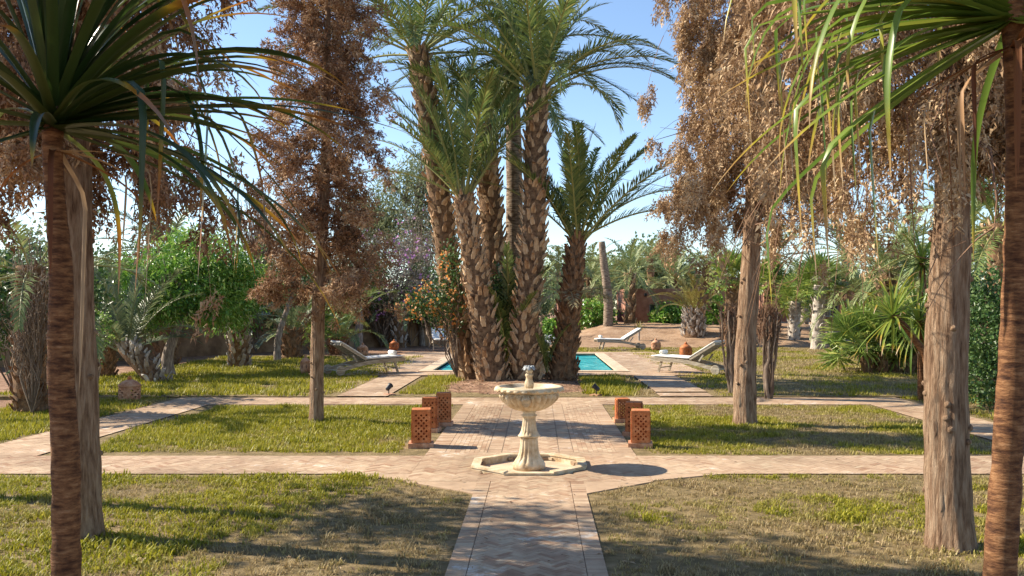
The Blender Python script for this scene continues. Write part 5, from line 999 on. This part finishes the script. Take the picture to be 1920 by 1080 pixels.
# pruned bare shrubs
def pruned(label, base, h, w2, n_):
    root = thing('pruned_shrub', label, 'shrub', base)
    for k in range(n_):
        a, r_ = rng.random() * 6.28, math.sqrt(rng.random()); b0 = np.array([math.cos(a) * r_ * w2 * .3, math.sin(a) * r_ * w2 * .3, -.05]); e = np.array([math.cos(a) * r_ * w2, math.sin(a) * r_ * w2 * .8, h * rng.uniform(.88, 1.02)]); t = np.linspace(0, 1, 9)
        p = b0 + (e - b0) * t[:, None]; p[:, :2] += np.cumsum(rng.normal(size=(9, 2)) * .024, 0); m_ = MB(); m_.tube(p, np.linspace(.026, .012, 9) * rng.uniform(.6, 1.25), 6, rng.random(), .12); m_.build('stem', 'twig', root)
    tw = MB()
    for k in range(n_ * 9):
        a, r_ = rng.random() * 6.28, math.sqrt(rng.random()); z = h * (.62 + .38 * rng.random()); p0 = np.array([math.cos(a) * r_ * w2 * .95, math.sin(a) * r_ * w2 * .8, z]); d = np.array([rng.normal() * .3, rng.normal() * .3, 1]); tw.tube([p0, p0 + d * .1, p0 + d * .2 + rng.normal(size=3) * .02], [.008, .006, .004], 4, rng.random(), cap=False)
    tw.build('twigs', 'twig_brown', root)
pruned('bundle of bare pruned stems just behind the drooping cypress trunk', G(1375, 736, .03), 1.68, .30, 28)
pruned('bundle of bare pruned stems standing at the lawn edge right of the drooping cypress', G(1440, 744, .03), 1.72, .27, 26)
# fan palm clump and strap-leaved plants on the right
cp = thing('fan_palm_clump', 'low clump of feathery fan palms with several short stems on the right lawn', 'palm tree', B(1668, 0, 24.5))
for k, (dx, dy, lx, ly, h_) in enumerate(((-.55, 0, -.35, -.1, .95), (-.2, -.1, -.1, -.2, 1.25), (.15, .1, .1, 0, 1.5), (.45, -.1, .3, -.1, 1.15), (.8, .2, .5, 0, .9), (-.05, .5, -.4, .3, 1.0))):
    path = np.array([[dx, dy, -.1], [dx + lx * .4, dy + ly * .4, h_ * .45], [dx + lx, dy + ly, h_]]) * np.array([1, 1, .75]); tr, q = trunk_tube(cp, path, np.array([.13, .12, .1]), 'palm_core', name='stem'); add_boots(tr, q, 'palm_boot_dark', 26, .5, False, .15); fan_crown(cp, path[-1], 15, 'fan_green', .72, .6, (-35, 80))
strap_tree('leaning dragon tree with a star of green leaves behind the thick cypress trunk', [B(1762, 0, 15.6), P(1735, 665, 15.6), P(1700, 615, 15.6), P(1674, 588, 15.6)], [.07, .062, .055, .05], 46, 'strap_bright', .85, .045, erange=(-50, 85), droop=(.3, 1.2), kinks=.15, seg=9)
strap_tree('upright dragon tree with dense drooping leaves behind the leaning one', [B(1728, 0, 17.5), P(1728, 660, 17.5), P(1722, 600, 17.5)], [.08, .07, .06], 60, 'strap_bright', .95, .05, erange=(-70, 85), droop=(.5, 1.8), kinks=.2, seg=9)
strap_tree('tall dragon tree with spiky leaves showing beside the thick cypress trunk', [B(1735, 0, 19), P(1735, 600, 19), P(1728, 490, 19)], [.08, .07, .06], 50, 'strap_bright', .95, .05, erange=(-60, 85), droop=(.3, 1.4), kinks=.1, seg=9)
base = B(1868, 0, 16.0)
shrub('dense dark green hedge shrub between the thick cypress and the sunlit dragon tree', base, [tuple(P(x, y, Y) - base) + s_ for x, y, Y, s_ in ((1860, 700, 15.8, (.55, .6, .65)), (1880, 620, 16.2, (.7, .7, .7)), (1850, 560, 16.5, (.5, .6, .5)), (1910, 680, 16, (.7, .6, .8)))], 9000, .075, 'shrub_dark', 'hedge_shrub', .38, .05, 14, .1, 40)
for lb_, px, Y, ty, fs, kd in (('background date palm with bushy top seen between the two right cypresses', 1665, 34, 505, .85, 'far'), ('large dark date palm behind the thick cypress trunk', 1875, 24, 420, 1.0, 'big'), ('date palm with low crown behind the fan palm clump', 1625, 37, 560, .9, 'far'), ('date palm at the garden edge behind the dark hedge shrub', 1800, 30, 470, .95, 'far'), ('stout palm with hanging dry fronds behind the upright dragon tree', 1745, 32, 540, .9, 'far')):
    b0 = B(px, 0, Y); date_palm(lb_, [b0, P(px - 2, (ty + 640) / 2, Y), P(px, ty, Y)], .34, .28, kd, 28, (-35, 82), 60, 'palm_boot', fs, False, 1.2)
b0 = B(1770, 0, 26); shrub('shrub behind the leaning dragon tree', b0, [(0, 0, .9, 1.5, .9, .9), (-.9, .2, .7, .9, .8, .7), (.9, .2, .8, 1.0, .8, .8)], 3200, .14, 'shrub_dark', 'leafy_shrub', .3, .1, 12, .15, 16)
# unseen trees: one added to shade the strap leaves, one dappling the near paving
tree('unseen leafy tree added to shade the dark strap leaved tree', (-5.6, 3.7, 0), [[0, 0, -.1], [.05, 0, 1.4], [-.05, 0, 2.8], [.1, 0, 4.0]], .2, [(0, 0, 5.4, 1.1, .85, 1.0), (.5, -.1, 4.5, .9, .8, .8), (-.5, .2, 6.2, .9, .8, .8), (.2, -.2, 6.6, .9, .8, .8), (.1, 0, 3.6, .9, .7, .6)], 11000, .13, 'shrub_dark', 'shade_tree', aspect=.3, ntw=24)
tree('tall loose crowned tree standing left of the near lawn', (-7.9, 9.3, 0), [[0, 0, -.1], [.05, 0, 1.6], [-.05, 0, 3.2], [.1, 0, 4.8]], .16, [(0, 0, 5.4, 1.0, 1.1, .8), (.5, -.5, 4.6, .9, .8, .5), (-.3, .5, 6.2, .8, .8, .6), (.3, -.3, 6.9, .8, .8, .5), (.2, .7, 4.4, .6, .7, .4)], 2000, .13, 'shrub_dark', 'shade_tree', aspect=.3, ntw=26)
lob = [(x, 118 + 8 * rng.random(), rng.uniform(1.5, 4.2), rng.uniform(4, 7), 3, rng.uniform(1.6, 3.0)) for x in np.arange(-75, 80, 4.5)]
o = leaf_cloud(lob, 16000, .7, .35, .1, .7, 12, .7).build('distant_wood', 'far_tree', None, kind='stuff'); tag(o, 'low grey green belt of distant trees along the horizon', 'woodland')
